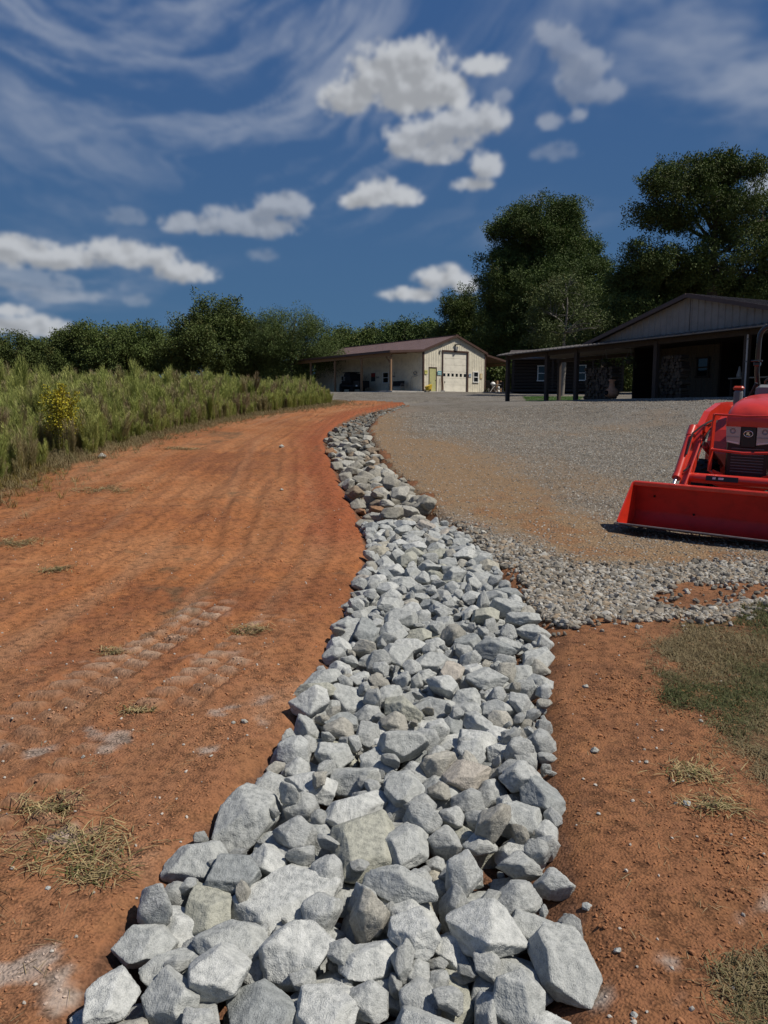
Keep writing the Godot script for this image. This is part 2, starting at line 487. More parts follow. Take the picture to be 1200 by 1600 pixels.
	for h in heaps:
		var lobes := []
		for k in range(1, h.size(), 4):
			var q := az_el(h[k], h[k + 1])
			lobes.append([q.x, q.y, h[k + 2] / 18.5, h[k + 3] / 18.0])
		cloud(img, W, HH, lobes, h[0], fb)
	var r2 := RandomNumberGenerator.new(); r2.seed = 77
	for i in 70:                                     # the same kind of clouds all round
		var az := r2.randf_range(36.0, 324.0); var el := r2.randf_range(4.0, 60.0)
		var w := r2.randf_range(1.5, 5.0)
		var lobes := []
		for k in r2.randi_range(2, 6): lobes.append([az + r2.randf_range(-1.3, 1.3) * w, el + r2.randf_range(-0.3, 0.4) * w, w * r2.randf_range(0.5, 0.9), w * r2.randf_range(0.3, 0.55)])
		cloud(img, W, HH, lobes, r2.randf_range(0.5, 0.95), fb)
	var m := PanoramaSkyMaterial.new()
	m.panorama = ImageTexture.create_from_image(Image.create_from_data(W, HH, false, Image.FORMAT_RGBF, img.to_byte_array()))
	return m
func patch(az: float, el: float) -> float:   # where the high cloud is thick in the part of the sky one sees
	var q := Vector2((az + 13.0) / 17.0, (el - 28.0) / 13.0)
	var s := 0.75 * exp(-q.length_squared() * 0.9)
	q = Vector2((az - 25.0) / 8.0, (el - 26.0) / 10.0)
	s += 0.7 * exp(-q.length_squared())
	q = Vector2((az - 3.0) / 7.0, (el - 16.0) / 12.0)
	s -= 0.6 * exp(-q.length_squared())
	q = Vector2((az - 6.0) / 6.0, (el - 32.0) / 7.0)
	s -= 0.5 * exp(-q.length_squared())
	return s
func field(lobes: Array, az: float, el: float) -> float:
	var s := 0.0
	for l in lobes:
		var dx := fposmod(az - l[0] + 180.0, 360.0) - 180.0
		var dy: float = el - l[1]
		dx /= l[2]; dy /= l[3]
		if dy < 0.0: dy *= 1.35
		s = maxf(s, 1.0 - sqrt(dx * dx + dy * dy)) + minf(s, maxf(0.0, 1.0 - sqrt(dx * dx + dy * dy))) * 0.35
	return s
func cloud(img: PackedFloat32Array, W: int, HH: int, lobes: Array, solid: float, fb: FastNoiseLite) -> void:
	var a0 := 1e9; var a1 := -1e9; var e0 := 90.0; var e1 := -90.0
	for l in lobes:
		a0 = minf(a0, l[0] - l[2] * 1.5); a1 = maxf(a1, l[0] + l[2] * 1.5)
		e0 = minf(e0, l[1] - l[3] * 1.5); e1 = maxf(e1, l[1] + l[3] * 1.5)
	for y in range(maxi(0, int((90.0 - e1) * HH / 180.0)), mini(HH - 1, int((90.0 - e0) * HH / 180.0)) + 1):
		var el := 90.0 - (y + 0.5) * 180.0 / HH
		for xx in range(int(floor(a0 * W / 360.0)), int(ceil(a1 * W / 360.0)) + 1):
			var az := (xx + 0.5) * 360.0 / W
			var f := field(lobes, az, el)
			if f <= 0.0: continue
			var nn := fb.get_noise_2d(az * 2.3, el * 3.0); var n4 := fb.get_noise_2d(az * 7.0, el * 8.5 + 50.0)
			var den := smoothstep(-0.04, 0.66, f * 1.2 + nn * 0.62 + n4 * 0.34 - 0.05)
			den *= smoothstep(0.0, 0.26, f)
			if den <= 0.0: continue
			# what lies between this spot and the sun, up and to the right
			var up := field(lobes, az + 0.5, el + 0.9)
			var nu := fb.get_noise_2d((az + 0.35) * 2.3, (el + 0.5) * 3.0)
			var lit := 1.0 - 0.36 * smoothstep(0.0, 0.8, up + nu * 0.25) + (nn - nu) * 0.35
			lit = clampf(lit, 0.64, 1.0)
			var i := (y * W + posmod(xx, W)) * 3
			var k := den * solid
			img[i] = lerpf(img[i], 0.53 * lit, k); img[i + 1] = lerpf(img[i + 1], 0.545 * lit + 0.004, k); img[i + 2] = lerpf(img[i + 2], 0.565 * lit + 0.012, k)

# --- ground -------------------------------------------------------------------------------------------------
var P_GRAVEL: PackedVector2Array
var P_TAN: PackedVector2Array
var P_BAND: PackedVector2Array
var P_CLAY: PackedVector2Array
var P_GRASS: PackedVector2Array
var P_GRASS2: PackedVector2Array
var P_LAWN: PackedVector2Array
func make_zones() -> void:
	P_GRAVEL = gpoly([880, 982, 840, 962, 790, 885, 700, 815, 650, 770, 600, 720, 575, 670, 590, 650, 640, 631])
	P_GRAVEL.append_array([Vector2(0.6, 42.6), Vector2(-0.6, 44.3), Vector2(-2.6, 44.6), Vector2(-4.2, 46.0), Vector2(-7, 53), Vector2(-14, 80), Vector2(40, 85), Vector2(60, 30), Vector2(14, 7.5), Vector2(4.5, 5.6)])
	P_GRAVEL.append_array(gpoly([1200, 945, 1130, 966, 1000, 972]))
	P_TAN = gpoly([585, 690, 640, 676, 720, 690, 820, 735, 900, 790, 985, 830, 1250, 850, 1250, 868, 1000, 882, 900, 884, 840, 858, 770, 828, 690, 800, 630, 745])
	P_BAND = gpoly([690, 808, 770, 838, 840, 862, 900, 886, 1000, 884, 1250, 866, 1300, 940, 1130, 970, 1000, 975, 880, 984, 840, 962, 790, 885])
	P_CLAY = gpoly([990, 932, 1040, 916, 1100, 907, 1250, 905, 1250, 936, 1140, 946, 1050, 953])
	P_GRASS = gpoly([1042, 1052, 1062, 1005, 1110, 972, 1200, 948, 1420, 930, 1500, 1230, 1200, 1215, 1165, 1165, 1120, 1120, 1070, 1092])
	P_GRASS2 = gpoly([1092, 1545, 1130, 1500, 1200, 1478, 1330, 1480, 1330, 1700, 1100, 1640])
	P_LAWN = PackedVector2Array([Vector2(8.2, 44.5), Vector2(10.5, 44.0), Vector2(13.5, 52), Vector2(9.3, 52)])
func wob(p: Vector2, a: float, k := 26.0) -> Vector2:
	return p + Vector2(n2.get_noise_2d(p.x * k, p.y * k), n2.get_noise_2d(p.x * k + 71.0, p.y * k - 33.0)) * a
func inside(poly: PackedVector2Array, p: Vector2) -> bool: return Geometry2D.is_point_in_polygon(p, poly)
func soft(poly: PackedVector2Array, p: Vector2, r: float) -> float:
	var s := 0.0
	for k in 8:
		if inside(poly, p + Vector2.from_angle(TAU * k / 8.0) * r * (0.45 if k % 2 else 1.0)): s += 0.125
	return s
# prints of a lugged tyre: [start, end, half width]
const TRACKS := [[-2.05, 2.35, -1.22, 5.5, 0.2], [-1.42, 2.5, -0.72, 5.1, 0.17]]
func tread(x: float, d: float) -> Vector2:     # (height, how far a pressed pad)
	var out := Vector2.ZERO
	for t in TRACKS:
		var a := Vector2(t[0], t[1]); var b := Vector2(t[2], t[3])
		var u := (b - a).normalized()
		var q := Vector2(x, d) - a
		var s := q.dot(u); var w: float = q.dot(Vector2(u.y, -u.x)) + n2.get_noise_1d(s * 14.0) * 0.03
		var hw: float = t[4]
		if s < -0.2 or s > (b - a).length() + 0.2 or absf(w) > hw + 0.1: continue
		var fade := smoothstep(-0.2, 0.15, s) * smoothstep((b - a).length() + 0.2, (b - a).length() - 0.4, s)
		fade *= smoothstep(-0.35, 0.15, n1.get_noise_2d(x * 22.0 + 9.0, d * 22.0) + n3.get_noise_2d(x * 50.0, d * 50.0) * 0.4 + 0.14)
		if absf(w) < hw:
			var ph := fposmod(s / 0.15 + (0.5 if w > 0 else 0.0) + absf(w) * 1.8, 1.0)
			var pad := smoothstep(0.0, 0.10, ph) * smoothstep(0.60, 0.50, ph) * smoothstep(0.01, 0.04, absf(w)) * smoothstep(hw, hw - 0.03, absf(w))
			out.x += (pad * 0.030 - 0.017) * fade
			out.y = maxf(out.y, pad * fade)
		else:
			out.x += 0.018 * smoothstep(hw + 0.1, hw + 0.03, absf(w)) * fade * (0.6 + n3.get_noise_2d(x * 120.0, d * 120.0))
	return out
func micro(x: float, d: float, gravel: bool) -> float:
	if d > 45.0: return 0.0
	var h := n3.get_noise_2d(x * 60.0, d * 60.0) * 0.006 * smoothstep(40.0, 10.0, d)
	var l := along(CHL, d)
	if gravel: return h * 0.6
	if x < l:
		var q := x - l
		h += n2.get_noise_2d(q * 34.0, d * 1.4) * 0.030 * smoothstep(1.5, 6.0, d + n1.get_noise_2d(x * 8.0, d * 8.0) * 3.0) * smoothstep(0.0, -0.25, q)
		for w in [[-0.75, 0.09], [-1.15, 0.08], [-1.45, 0.07], [-1.95, 0.12], [-2.25, 0.08], [-2.6, 0.11], [-3.1, 0.12], [-3.4, 0.08], [-3.8, 0.11], [-4.4, 0.11]]:   # long wheel ruts up the road
			var u: float = (q - w[0] + n1.get_noise_1d(d * 2.2 + w[0] * 40.0) * 0.35) / w[1]
			if absf(u) < 2.6: h += (-exp(-u * u) + 0.45 * exp(-(absf(u) - 1.5) * (absf(u) - 1.5) * 4.0)) * (0.017 + n2.get_noise_2d(x * 60.0, d * 20.0) * 0.012) * smoothstep(-0.35, 0.25, n1.get_noise_2d(w[0] * 90.0, d * 3.0)) * smoothstep(3.5, 6.0, d)
		if d < 6.5: h += tread(x, d).x
		var cl := smoothstep(0.12, 0.5, n1.get_noise_2d(x * 12.0 + 30.0, d * 12.0))
		h += cl * maxf(0.0, n3.get_noise_2d(x * 150.0, d * 150.0)) * 0.03
	elif d < 7.0:
		var cl := smoothstep(-0.1, 0.4, n1.get_noise_2d(x * 14.0 - 30.0, d * 14.0))
		h += cl * maxf(0.0, n3.get_noise_2d(x * 150.0, d * 150.0)) * 0.03 + n2.get_noise_2d(x * 16.0, d * 16.0) * 0.018
	return h
func soil(x: float, d: float) -> Color:
	var a := n1.get_noise_2d(x * 5.0, d * 5.0); var b := n2.get_noise_2d(x * 24.0, d * 24.0); var e := n3.get_noise_2d(x * 70.0, d * 70.0)
	var l := along(CHL, d); var r := along(CHR, d); var q := x - l
	var c := Color(0.37, 0.146, 0.056)
	c = c.lerp(Color(0.42, 0.188, 0.082), smoothstep(-0.2, 0.5, a + b * 0.5))
	c = c.lerp(Color(0.275, 0.106, 0.046), smoothstep(0.05, 0.6, -a + b * 0.6 + e * 0.4))
	if x < l:
		c = c.lerp(Color(0.31, 0.132, 0.060), 0.75 * smoothstep(0.0, 0.6, n2.get_noise_2d(q * 34.0, d * 1.4) + e * 0.5))
		c = c.lerp(Color(0.40, 0.215, 0.115), 0.6 * smoothstep(0.1, 0.6, n2.get_noise_2d(q * 30.0 + 90.0, d * 1.2)))
		# smooth wet-red clay along the cut beside the older stones
		var cut := smoothstep(-0.75 - 0.02 * d, -0.15, q + b * 0.35) * smoothstep(6.0, 8.5, d)
		c = c.lerp(Color(0.33, 0.098, 0.040), cut * 0.85)
		if d < 6.5:
			# pale dried mud on the pressed pads and chalky crusts
			c = c.lerp(Color(0.47, 0.335, 0.24), tread(x, d).y)
			var near := smoothstep(6.0, 3.2, d + b)
			c = c.lerp(Color(0.285, 0.138, 0.072), near * 0.8)
			c = c.lerp(Color(0.42, 0.25, 0.155), near * 0.7 * smoothstep(0.1, 0.55, a * 0.6 + b * 0.7 + e * 0.25))
			c = c.lerp(Color(0.42, 0.36, 0.31), near * 0.75 * smoothstep(0.52, 0.72, b * 0.8 + e * 0.75 + n1.get_noise_2d(x * 11.0 - 70.0, d * 11.0) * 0.8))
		# bits of old thatch ground into the road
		c = c.lerp(Color(0.15, 0.10, 0.055), 0.7 * smoothstep(0.38, 0.7, n1.get_noise_2d(x * 7.0 + 120.0, d * 4.0) + e * 0.4))
	elif x > r:
		c = c.lerp(Color(0.25, 0.122, 0.062), 0.75)
		if d < 7.0:
			c = c.lerp(Color(0.205, 0.095, 0.048), 0.8 * smoothstep(-0.05, 0.5, a + b * 0.5 + e * 0.5))
			c = c.lerp(Color(0.40, 0.19, 0.09), 0.7 * smoothstep(0.1, 0.6, n1.get_noise_2d(x * 13.0, d * 13.0 + 50.0)))
			c = c.lerp(Color(0.42, 0.37, 0.32), smoothstep(3.4, 2.3, d + b) * 0.8 * smoothstep(0.45, 0.68, b * 0.8 + e * 0.7 + n1.get_noise_2d(x * 11.0 + 20.0, d * 11.0) * 0.7))
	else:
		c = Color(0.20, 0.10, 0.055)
	return c
func tan_share(p: Vector2) -> float:
	var s := soft(P_TAN, wob(p, 0.5, 10.0), 0.35 + p.y * 0.06)
	s = maxf(s, 0.55 * smoothstep(0.0, 0.5, n1.get_noise_2d(p.x * 4.0, p.y * 2.0)) * smoothstep(40.0, 15.0, p.y))
	s = maxf(s, 0.75 * smoothstep(2.2, 0.2, p.x - along(CHR, p.y)) * smoothstep(8.0, 10.0, p.y) * smoothstep(40.0, 26.0, p.y))
	return s * (1.0 - (0.9 if inside(P_BAND, wob(p, 0.25)) else 0.0))
func in_gravel(p: Vector2) -> bool:
	return inside(P_GRAVEL, wob(wob(p, 0.05, 150.0), 0.16 + 0.014 * p.y)) and not inside(P_CLAY, wob(p, 0.22)) and (p.y > 41.0 or p.x > along(CHR, p.y) - 0.05)
func gravel_color(x: float, d: float) -> Color:
	var b := n2.get_noise_2d(x * 24.0, d * 24.0); var e := n3.get_noise_2d(x * 80.0, d * 80.0)
	var c := Color(0.30, 0.27, 0.225).lerp(Color(0.22, 0.195, 0.16), smoothstep(-0.3, 0.5, b + e * 0.6))
	c = c.lerp(Color(0.31, 0.285, 0.25), smoothstep(-0.1, 0.4, n1.get_noise_2d(x * 2.5 + 33.0, d * 1.5)))
	return c.lerp(Color(0.40, 0.27, 0.155).lerp(Color(0.40, 0.22, 0.11), smoothstep(-0.1, 0.4, b) * smoothstep(13.0, 8.0, d)), clampf(tan_share(Vector2(x, d)) * (1.25 + e * 0.4), 0.0, 1.0))
func axis_steps(a: float, b: float, step: float, out_lo: float, out_hi: float, grow: float) -> PackedFloat32Array:
	var core := PackedFloat32Array()
	var q := a
	while q < b: core.append(q); q += step
	var st := step
	while q < out_hi: core.append(q); st *= grow; q += st
	core.append(out_hi)
	var lo := PackedFloat32Array()
	q = a; st = step
	while q > out_lo:
		st *= grow; q -= st
		lo.append(maxf(q, out_lo))
	lo.reverse()
	lo.append_array(core)
	return lo
func make_ground() -> void:
	var xs := axis_steps(-2.7, 2.7, 0.024, -300.0, 300.0, 1.05)
	var ds := axis_steps(1.4, 6.6, 0.024, -40.0, 420.0, 1.022)
	var nx := xs.size(); var nd := ds.size()
	var vv := PackedVector3Array(); vv.resize(nx * nd)
	var cc := PackedColorArray(); cc.resize(nx * nd)
	var gflag := PackedByteArray(); gflag.resize(nx * nd)
	var gcol := PackedColorArray(); gcol.resize(nx * nd)
	for j in nd:
		var d := ds[j]
		var fl := along(FLD, d)
		for i in nx:
			var x := xs[i]; var k := j * nx + i
			var p := Vector2(x, d)
			var g := false
			if d > 4.0 and d < 90.0 and x > -16.0: g = in_gravel(p)
			gflag[k] = 1 if g else 0
			vv[k] = Vector3(x, H(x, d) + micro(x, d, g), -d)
			var c: Color
			var w := wob(p, 0.5, 8.0)
			var fld := smoothstep(0.5, -0.3, w.x - fl)
			c = soil(x, d) if absf(x) < 60.0 and d < 70.0 and d > -5.0 else Color(0.12, 0.10, 0.05)
			if d > 44.0: fld = maxf(fld, smoothstep(44.0, 48.0, d))
			if fld > 0.0: c = c.lerp(Color(0.15, 0.115, 0.055).lerp(Color(0.20, 0.13, 0.07), n2.get_noise_2d(x * 20.0, d * 20.0) + 0.4), fld * 0.9)
			if x > 0.9 and d < 8.0 and (inside(P_GRASS, wob(p, 0.22)) or inside(P_GRASS2, wob(p, 0.12))):
				c = c.lerp(Color(0.12, 0.085, 0.045), 0.75)
			cc[k] = c
			if g: gcol[k] = gravel_color(x, d)
	var nn := PackedVector3Array(); nn.resize(nx * nd)
	for j in nd:
		for i in nx:
			var i0 := maxi(i - 1, 0); var i1 := mini(i + 1, nx - 1); var j0 := maxi(j - 1, 0); var j1 := mini(j + 1, nd - 1)
			nn[j * nx + i] = (vv[j * nx + i1] - vv[j * nx + i0]).cross(vv[j1 * nx + i] - vv[j0 * nx + i]).normalized()
	var gix := PackedInt32Array(); var remap := PackedInt32Array()
	remap.resize(nx * nd); remap.fill(-1)
	var ix := PackedInt32Array()
	var g := MB.new()
	for j in nd - 1:
		for i in nx - 1:
			var a := j * nx + i; var q := [a, a + 1, a + nx + 1, a + nx]
			ix.append_array([q[0], q[2], q[1], q[0], q[3], q[2]])
			if gflag[q[0]] + gflag[q[1]] + gflag[q[2]] + gflag[q[3]] == 4:
				for z in q:
					if remap[z] < 0:
						remap[z] = g.v.size()
						g.v.append(vv[z] + Vector3(0, 0.006, 0)); g.n.append(nn[z]); g.c.append(gcol[z])
				gix.append_array([remap[q[0]], remap[q[2]], remap[q[1]], remap[q[0]], remap[q[3]], remap[q[2]]])
	var b := MB.new()
	for k in nx * nd:
		if nn[k].y < 0.0: nn[k] = -nn[k]
	for k in g.n.size():
		if g.n[k].y < 0.0: g.n[k] = -g.n[k]
	b.v = vv; b.n = nn; b.c = cc; b.ix = ix
	g.ix = gix
	structure("ground", b, M.clay)
	structure("gravel_driveway", g, M.gravel)
	print("ground ", nx, "x", nd)

# --- broken rock ----------------------------------------------------------------------------------------------
var ico := {}
func icosphere(level: int) -> Array:
	if ico.has(level): return ico[level]
	var vs := []
	var fs := []
	if level == 0:
		var t := (1.0 + sqrt(5.0)) / 2.0
		for p in [V(-1, t, 0), V(1, t, 0), V(-1, -t, 0), V(1, -t, 0), V(0, -1, t), V(0, 1, t), V(0, -1, -t), V(0, 1, -t), V(t, 0, -1), V(t, 0, 1), V(-t, 0, -1), V(-t, 0, 1)]: vs.append(p.normalized())
		fs = [[0, 11, 5], [0, 5, 1], [0, 1, 7], [0, 7, 10], [0, 10, 11], [1, 5, 9], [5, 11, 4], [11, 10, 2], [10, 7, 6], [7, 1, 8], [3, 9, 4], [3, 4, 2], [3, 2, 6], [3, 6, 8], [3, 8, 9], [4, 9, 5], [2, 4, 11], [6, 2, 10], [8, 6, 7], [9, 8, 1]]
	else:
		var q := icosphere(level - 1)
		vs = q[0].duplicate()
		var mid := {}
		for f in q[1]:
			var m := []
			for k in 3:
				var a: int = f[k]; var b: int = f[(k + 1) % 3]
				var key := mini(a, b) * 100000 + maxi(a, b)
				if not mid.has(key):
					mid[key] = vs.size()
					vs.append((vs[a] + vs[b]).normalized())
				m.append(mid[key])
			fs.append([f[0], m[0], m[2]]); fs.append([f[1], m[1], m[0]]); fs.append([f[2], m[2], m[1]]); fs.append([m[0], m[1], m[2]])
	ico[level] = [vs, fs]
	return ico[level]
func rock_mesh(level: int, sd: int, rough := 0.05, flat := false) -> ArrayMesh:
	# a ball cut by a dozen planes, its faces broken up by noise
	var r := RandomNumberGenerator.new(); r.seed = sd
	var pl := []
	var tries := 0
	while pl.size() < 12 and tries < 400:
		tries += 1
		var p := Vector3(r.randfn(), r.randfn(), r.randfn()).normalized()
		var ok := true
		for o in pl:
			if o[0].dot(p) > 0.66: ok = false
		if ok: pl.append([p, r.randf_range(0.62, 0.95)])
	var n := FastNoiseLite.new(); n.noise_type = FastNoiseLite.TYPE_SIMPLEX_SMOOTH; n.frequency = 1.0; n.fractal_octaves = 4; n.seed = sd
	var q := icosphere(level)
	var b := MB.new()
	for d in q[0]:
		var s := 0.0
		var dw: Vector3 = (d + Vector3(n.get_noise_3dv(d * 1.3), n.get_noise_3dv(d * 1.3 + Vector3(7, 3, 1)), n.get_noise_3dv(d * 1.3 + Vector3(1, 9, 5))) * 0.09).normalized()
		for p in pl:
			var k: float = dw.dot(p[0]) / p[1]
			if k > 0.35: s += pow(k, 56.0)
		var rad := pow(s, -1.0 / 56.0)
		rad = minf(rad, 1.3)
		var nn := n.get_noise_3dv(d * 2.2)
		rad *= 1.0 + nn * rough + n.get_noise_3dv(d * 6.5) * rough * 0.5 - maxf(0.0, absf(n.get_noise_3dv(d * 1.7 + Vector3(3, 3, 3))) - 0.3) * rough * 2.0
		b.v.append(d * rad); b.n.append(Vector3.ZERO); b.c.append(Color.WHITE)
	for f in q[1]:
		var nn: Vector3 = (b.v[f[1]] - b.v[f[0]]).cross(b.v[f[2]] - b.v[f[0]])
		if nn.dot(b.v[f[0]]) < 0.0:
			b.ix.append_array([f[0], f[1], f[2]]); nn = -nn
		else: b.ix.append_array([f[0], f[2], f[1]])
		for k in f: b.n[k] += nn
	if flat:
		var o := MB.new()
		for k in range(0, b.ix.size(), 3): o.tri(b.v[b.ix[k]], b.v[b.ix[k + 1]], b.v[b.ix[k + 2]])
		return o.mesh()
	for k in b.n.size(): b.n[k] = b.n[k].normalized()
	return b.mesh()
# stones dropped one after another on a height map; each candidate spot is tried and the lowest kept
func drop(x0: float, x1: float, d0: float, d1: float, cell: float, batches: Array, r: RandomNumberGenerator, edge: float) -> Array:
	var nx := int((x1 - x0) / cell) + 1; var nd := int((d1 - d0) / cell) + 1
	var hm := PackedFloat32Array(); hm.resize(nx * nd)
	for j in nd:
		for i in nx: hm[j * nx + i] = H(x0 + i * cell, d0 + j * cell)
	var out := []
	for bt in batches:                    # [count, r min, r max, tries, sink]
		for s in bt[0]:
			var ra := lerpf(bt[1], bt[2], pow(r.randf(), 1.5))
			var ax := Vector3(ra * r.randf_range(0.95, 1.3), ra * r.randf_range(0.52, 0.82), ra * r.randf_range(0.78, 1.05))
			var best := 1e9; var bp := Vector2.ZERO; var byaw := 0.0
			for t in bt[3]:
				var d := r.randf_range(d0 + 0.2, d1 - 0.2)
				var l := along(CHL, d) + ra * edge; var rt := along(CHR, d) - ra * edge
				if rt <= l or ra > lerpf(0.16, 0.075, smoothstep(10.0, 28.0, d)): continue
				var x := r.randf_range(l, rt)
				var yaw := r.randf() * TAU
				var cs := cos(yaw); var sn := sin(yaw)
				var hi := -1e9
				var m := int(ax.x / cell) + 1
				var ci := int((x - x0) / cell); var cj := int((d - d0) / cell)
				for j in range(maxi(0, cj - m), mini(nd - 1, cj + m) + 1):
					for i in range(maxi(0, ci - m), mini(nx - 1, ci + m) + 1):
						var px := x0 + i * cell - x; var pd := d0 + j * cell - d
						var u := (px * cs + pd * sn) / ax.x; var w := (-px * sn + pd * cs) / ax.z
						var q := u * u + w * w
						if q < 0.85: hi = maxf(hi, hm[j * nx + i] + ax.y * sqrt(1.0 - q))
				var score := hi - SLOPE * d
				if score < best: best = score; bp = Vector2(x, d); byaw = yaw
			if best > 1e8: continue
			var cy: float = best + SLOPE * bp.y - ax.y * bt[4]
			var cs := cos(byaw); var sn := sin(byaw)
			var m := int(ax.x / cell) + 1
			var ci := int((bp.x - x0) / cell); var cj := int((bp.y - d0) / cell)
			for j in range(maxi(0, cj - m), mini(nd - 1, cj + m) + 1):
				for i in range(maxi(0, ci - m), mini(nx - 1, ci + m) + 1):
					var px := x0 + i * cell - bp.x; var pd := d0 + j * cell - bp.y
					var u := (px * cs + pd * sn) / ax.x; var w := (-px * sn + pd * cs) / ax.z
					var q := u * u + w * w
					if q < 0.98: hm[j * nx + i] = maxf(hm[j * nx + i], cy + ax.y * 0.95 * sqrt(1.0 - q))
			out.append([Vector3(bp.x, cy, -bp.y), ax, byaw, ra])
	return out
func place_rock(o: MeshInstance3D, e: Array, r: RandomNumberGenerator) -> void:
	var b := Basis(Vector3.UP, e[2]) * Basis(Vector3.RIGHT, r.randf_range(-0.22, 0.22)) * Basis(Vector3.BACK, r.randf_range(-0.22, 0.22))
	b = b * Basis.from_scale(e[1] * 1.2)
	o.transform = Transform3D(b * Basis(Vector3(r.randfn(), r.randfn(), r.randfn()).normalized(), 0.0), e[0])
func make_rocks() -> void:
	var r := RandomNumberGenerator.new(); r.seed = 5
	var big := []; var small := []; var tiny := []
	for k in 26: big.append(rock_mesh(4, 100 + k, 0.036))
	for k in 8: small.append(rock_mesh(3, 200 + k, 0.06))
	tiny.append(rock_mesh(1, 301, 0.1, true)); tiny.append(rock_mesh(1, 302, 0.1, true)); tiny.append(rock_mesh(1, 303, 0.1, true))
	var st := drop(-1.3, 1.7, 1.1, 8.6, 0.022, [[120, 0.09, 0.128, 14, 0.45], [430, 0.06, 0.092, 14, 0.42], [240, 0.03, 0.05, 12, 0.2], [420, 0.012, 0.026, 10, 0.0]], r, 0.75)
	print("near stones ", st.size())
	var fillbuf := [PackedFloat32Array(), PackedFloat32Array(), PackedFloat32Array()]
	var nkept := 0
	# name the largest 300 one by one, the chips between them as one mass
	var order := range(st.size())
	order.sort_custom(func(a, b): return st[a][3] > st[b][3])
	var tone := {"rock": "light grey", "rock_pale": "whitish grey", "rock_blue": "dark bluish grey", "rock_tan": "pale tan", "rock_olive": "olive grey", "rock_stained": "clay stained grey"}
	for z in order.size():
		var e: Array = st[order[z]]
		if z < 300:
			var q := r.randf()
			var kind := "rock" if q < 0.52 else "rock_pale" if q < 0.76 else "rock_blue" if q < 0.85 else "rock_olive" if q < 0.95 else "rock_tan" if q < 0.98 else "rock_stained"
			var o := add("rock", big[r.randi() % big.size()], M[kind])
			place_rock(o, e, r)
			var words: String = tone[kind] + " " + looks(e)
			tag(o, ("large " if e[3] > 0.115 else "small " if e[3] < 0.072 else "") + words + " rock " + where(e), "rock", words + " rocks " + where(e))
		else:
			var g := r.randf_range(0.50, 0.66)
			var b := Basis(Vector3(r.randfn(), r.randfn(), r.randfn()).normalized(), r.randf() * TAU) * Basis.from_scale(e[1] * 1.1)
			put(fillbuf[0 if e[3] > 0.035 else 1 + z % 2], b, e[0], Color(g, g * 1.02, g * 1.01) if q_tan(r) else Color(g * 0.95, g * 0.91, g * 0.82))
	stuff(scatter("small_rocks", small[0], M.fill, fillbuf[0]), "small pale grey stones wedged between the larger ditch rocks", "stones")
	stuff(scatter("stone_chips", small[1], M.fill, fillbuf[1]), "pale grey stone chips down in the gaps of the ditch lining", "stones")
	stuff(scatter("stone_slivers", small[2], M.fill, fillbuf[2]), "thin grey slivers in the gaps of the ditch lining", "stones")
	# the older, browner stretch beyond
	var fr := drop(-2.1, 1.6, 8.1, 41.5, 0.045, [[800, 0.065, 0.115, 7, 0.35], [1500, 0.035, 0.065, 7, 0.25]], r, 0.55)
	fr.sort_custom(func(a, b): return a[3] / -a[0].z > b[3] / -b[0].z)
	var fb := [PackedFloat32Array(), PackedFloat32Array(), PackedFloat32Array()]
	var l2 := {"stone_brown": "weathered brown", "stone_grey": "weathered grey", "stone_rust": "rust stained", "stone_light": "light grey weathered"}
	for z in fr.size():
		var e: Array = fr[z]
		var q := r.randf()
		var kind := "stone_grey" if q < 0.48 else "stone_brown" if q < 0.68 else "stone_light" if q < 0.92 else "stone_rust"
		if z < 300:
			var o := add("weathered_stone", small[r.randi() % small.size()], M[kind])
			place_rock(o, e, r)
			tag(o, l2[kind] + " " + looks(e) + " stone " + where(e), "stone", l2[kind] + " stones " + where(e))
		else:
			var c: Color = {"stone_grey": Color(0.26, 0.25, 0.225), "stone_brown": Color(0.24, 0.195, 0.15), "stone_light": Color(0.36, 0.35, 0.32), "stone_rust": Color(0.27, 0.165, 0.10)}[kind]
			put(fb[z % 3], Basis(Vector3.UP, e[2]) * Basis(Vector3.RIGHT, r.randf_range(-0.5, 0.5)) * Basis.from_scale(e[1] * 1.1), e[0], c)
	for k in 3: stuff(scatter(["distant_stones", "distant_brown_stones", "distant_flat_stones"][k], small[3 + k], M.fill, fb[k]), ["far stones lining the ditch towards the workshop", "far brownish stones lining the ditch up the slope", "far flat stones lining the ditch up the slope"][k], "stones")
	# crushed stone of the yard
	var gb := [PackedFloat32Array(), PackedFloat32Array(), PackedFloat32Array()]
	var tones := [Color(0.27, 0.25, 0.215), Color(0.22, 0.195, 0.16), Color(0.35, 0.335, 0.30), Color(0.16, 0.145, 0.12), Color(0.265, 0.21, 0.15)]
	for k in 190000:
		var d := 4.8 + 27.0 * pow(r.randf(), 1.6)
		var x := r.randf_range(-1.8, 0.56 * d + 0.6)
		var p := Vector2(x, d)
		if not in_gravel(p): continue
		var band := inside(P_BAND, wob(p, 0.25))
		var tn := tan_share(p)
		if r.randf() < minf(tn * 1.3, 0.86): continue
		var s := r.randf_range(0.012, 0.026) if band else r.randf_range(0.006, 0.013) * (1.0 + d * 0.02)
		if band and r.randf() < 0.05: s *= 1.6
		var c: Color = tones[r.randi() % 5]
		c = c * r.randf_range(0.85, 1.2)
		put(gb[k % 3], Basis(Vector3(r.randfn(), r.randfn(), r.randfn()).normalized(), r.randf() * TAU) * Basis.from_scale(Vector3(s * 1.2, s * 0.8, s)), Vector3(x, H(x, d) + s * 0.35, -d), c)
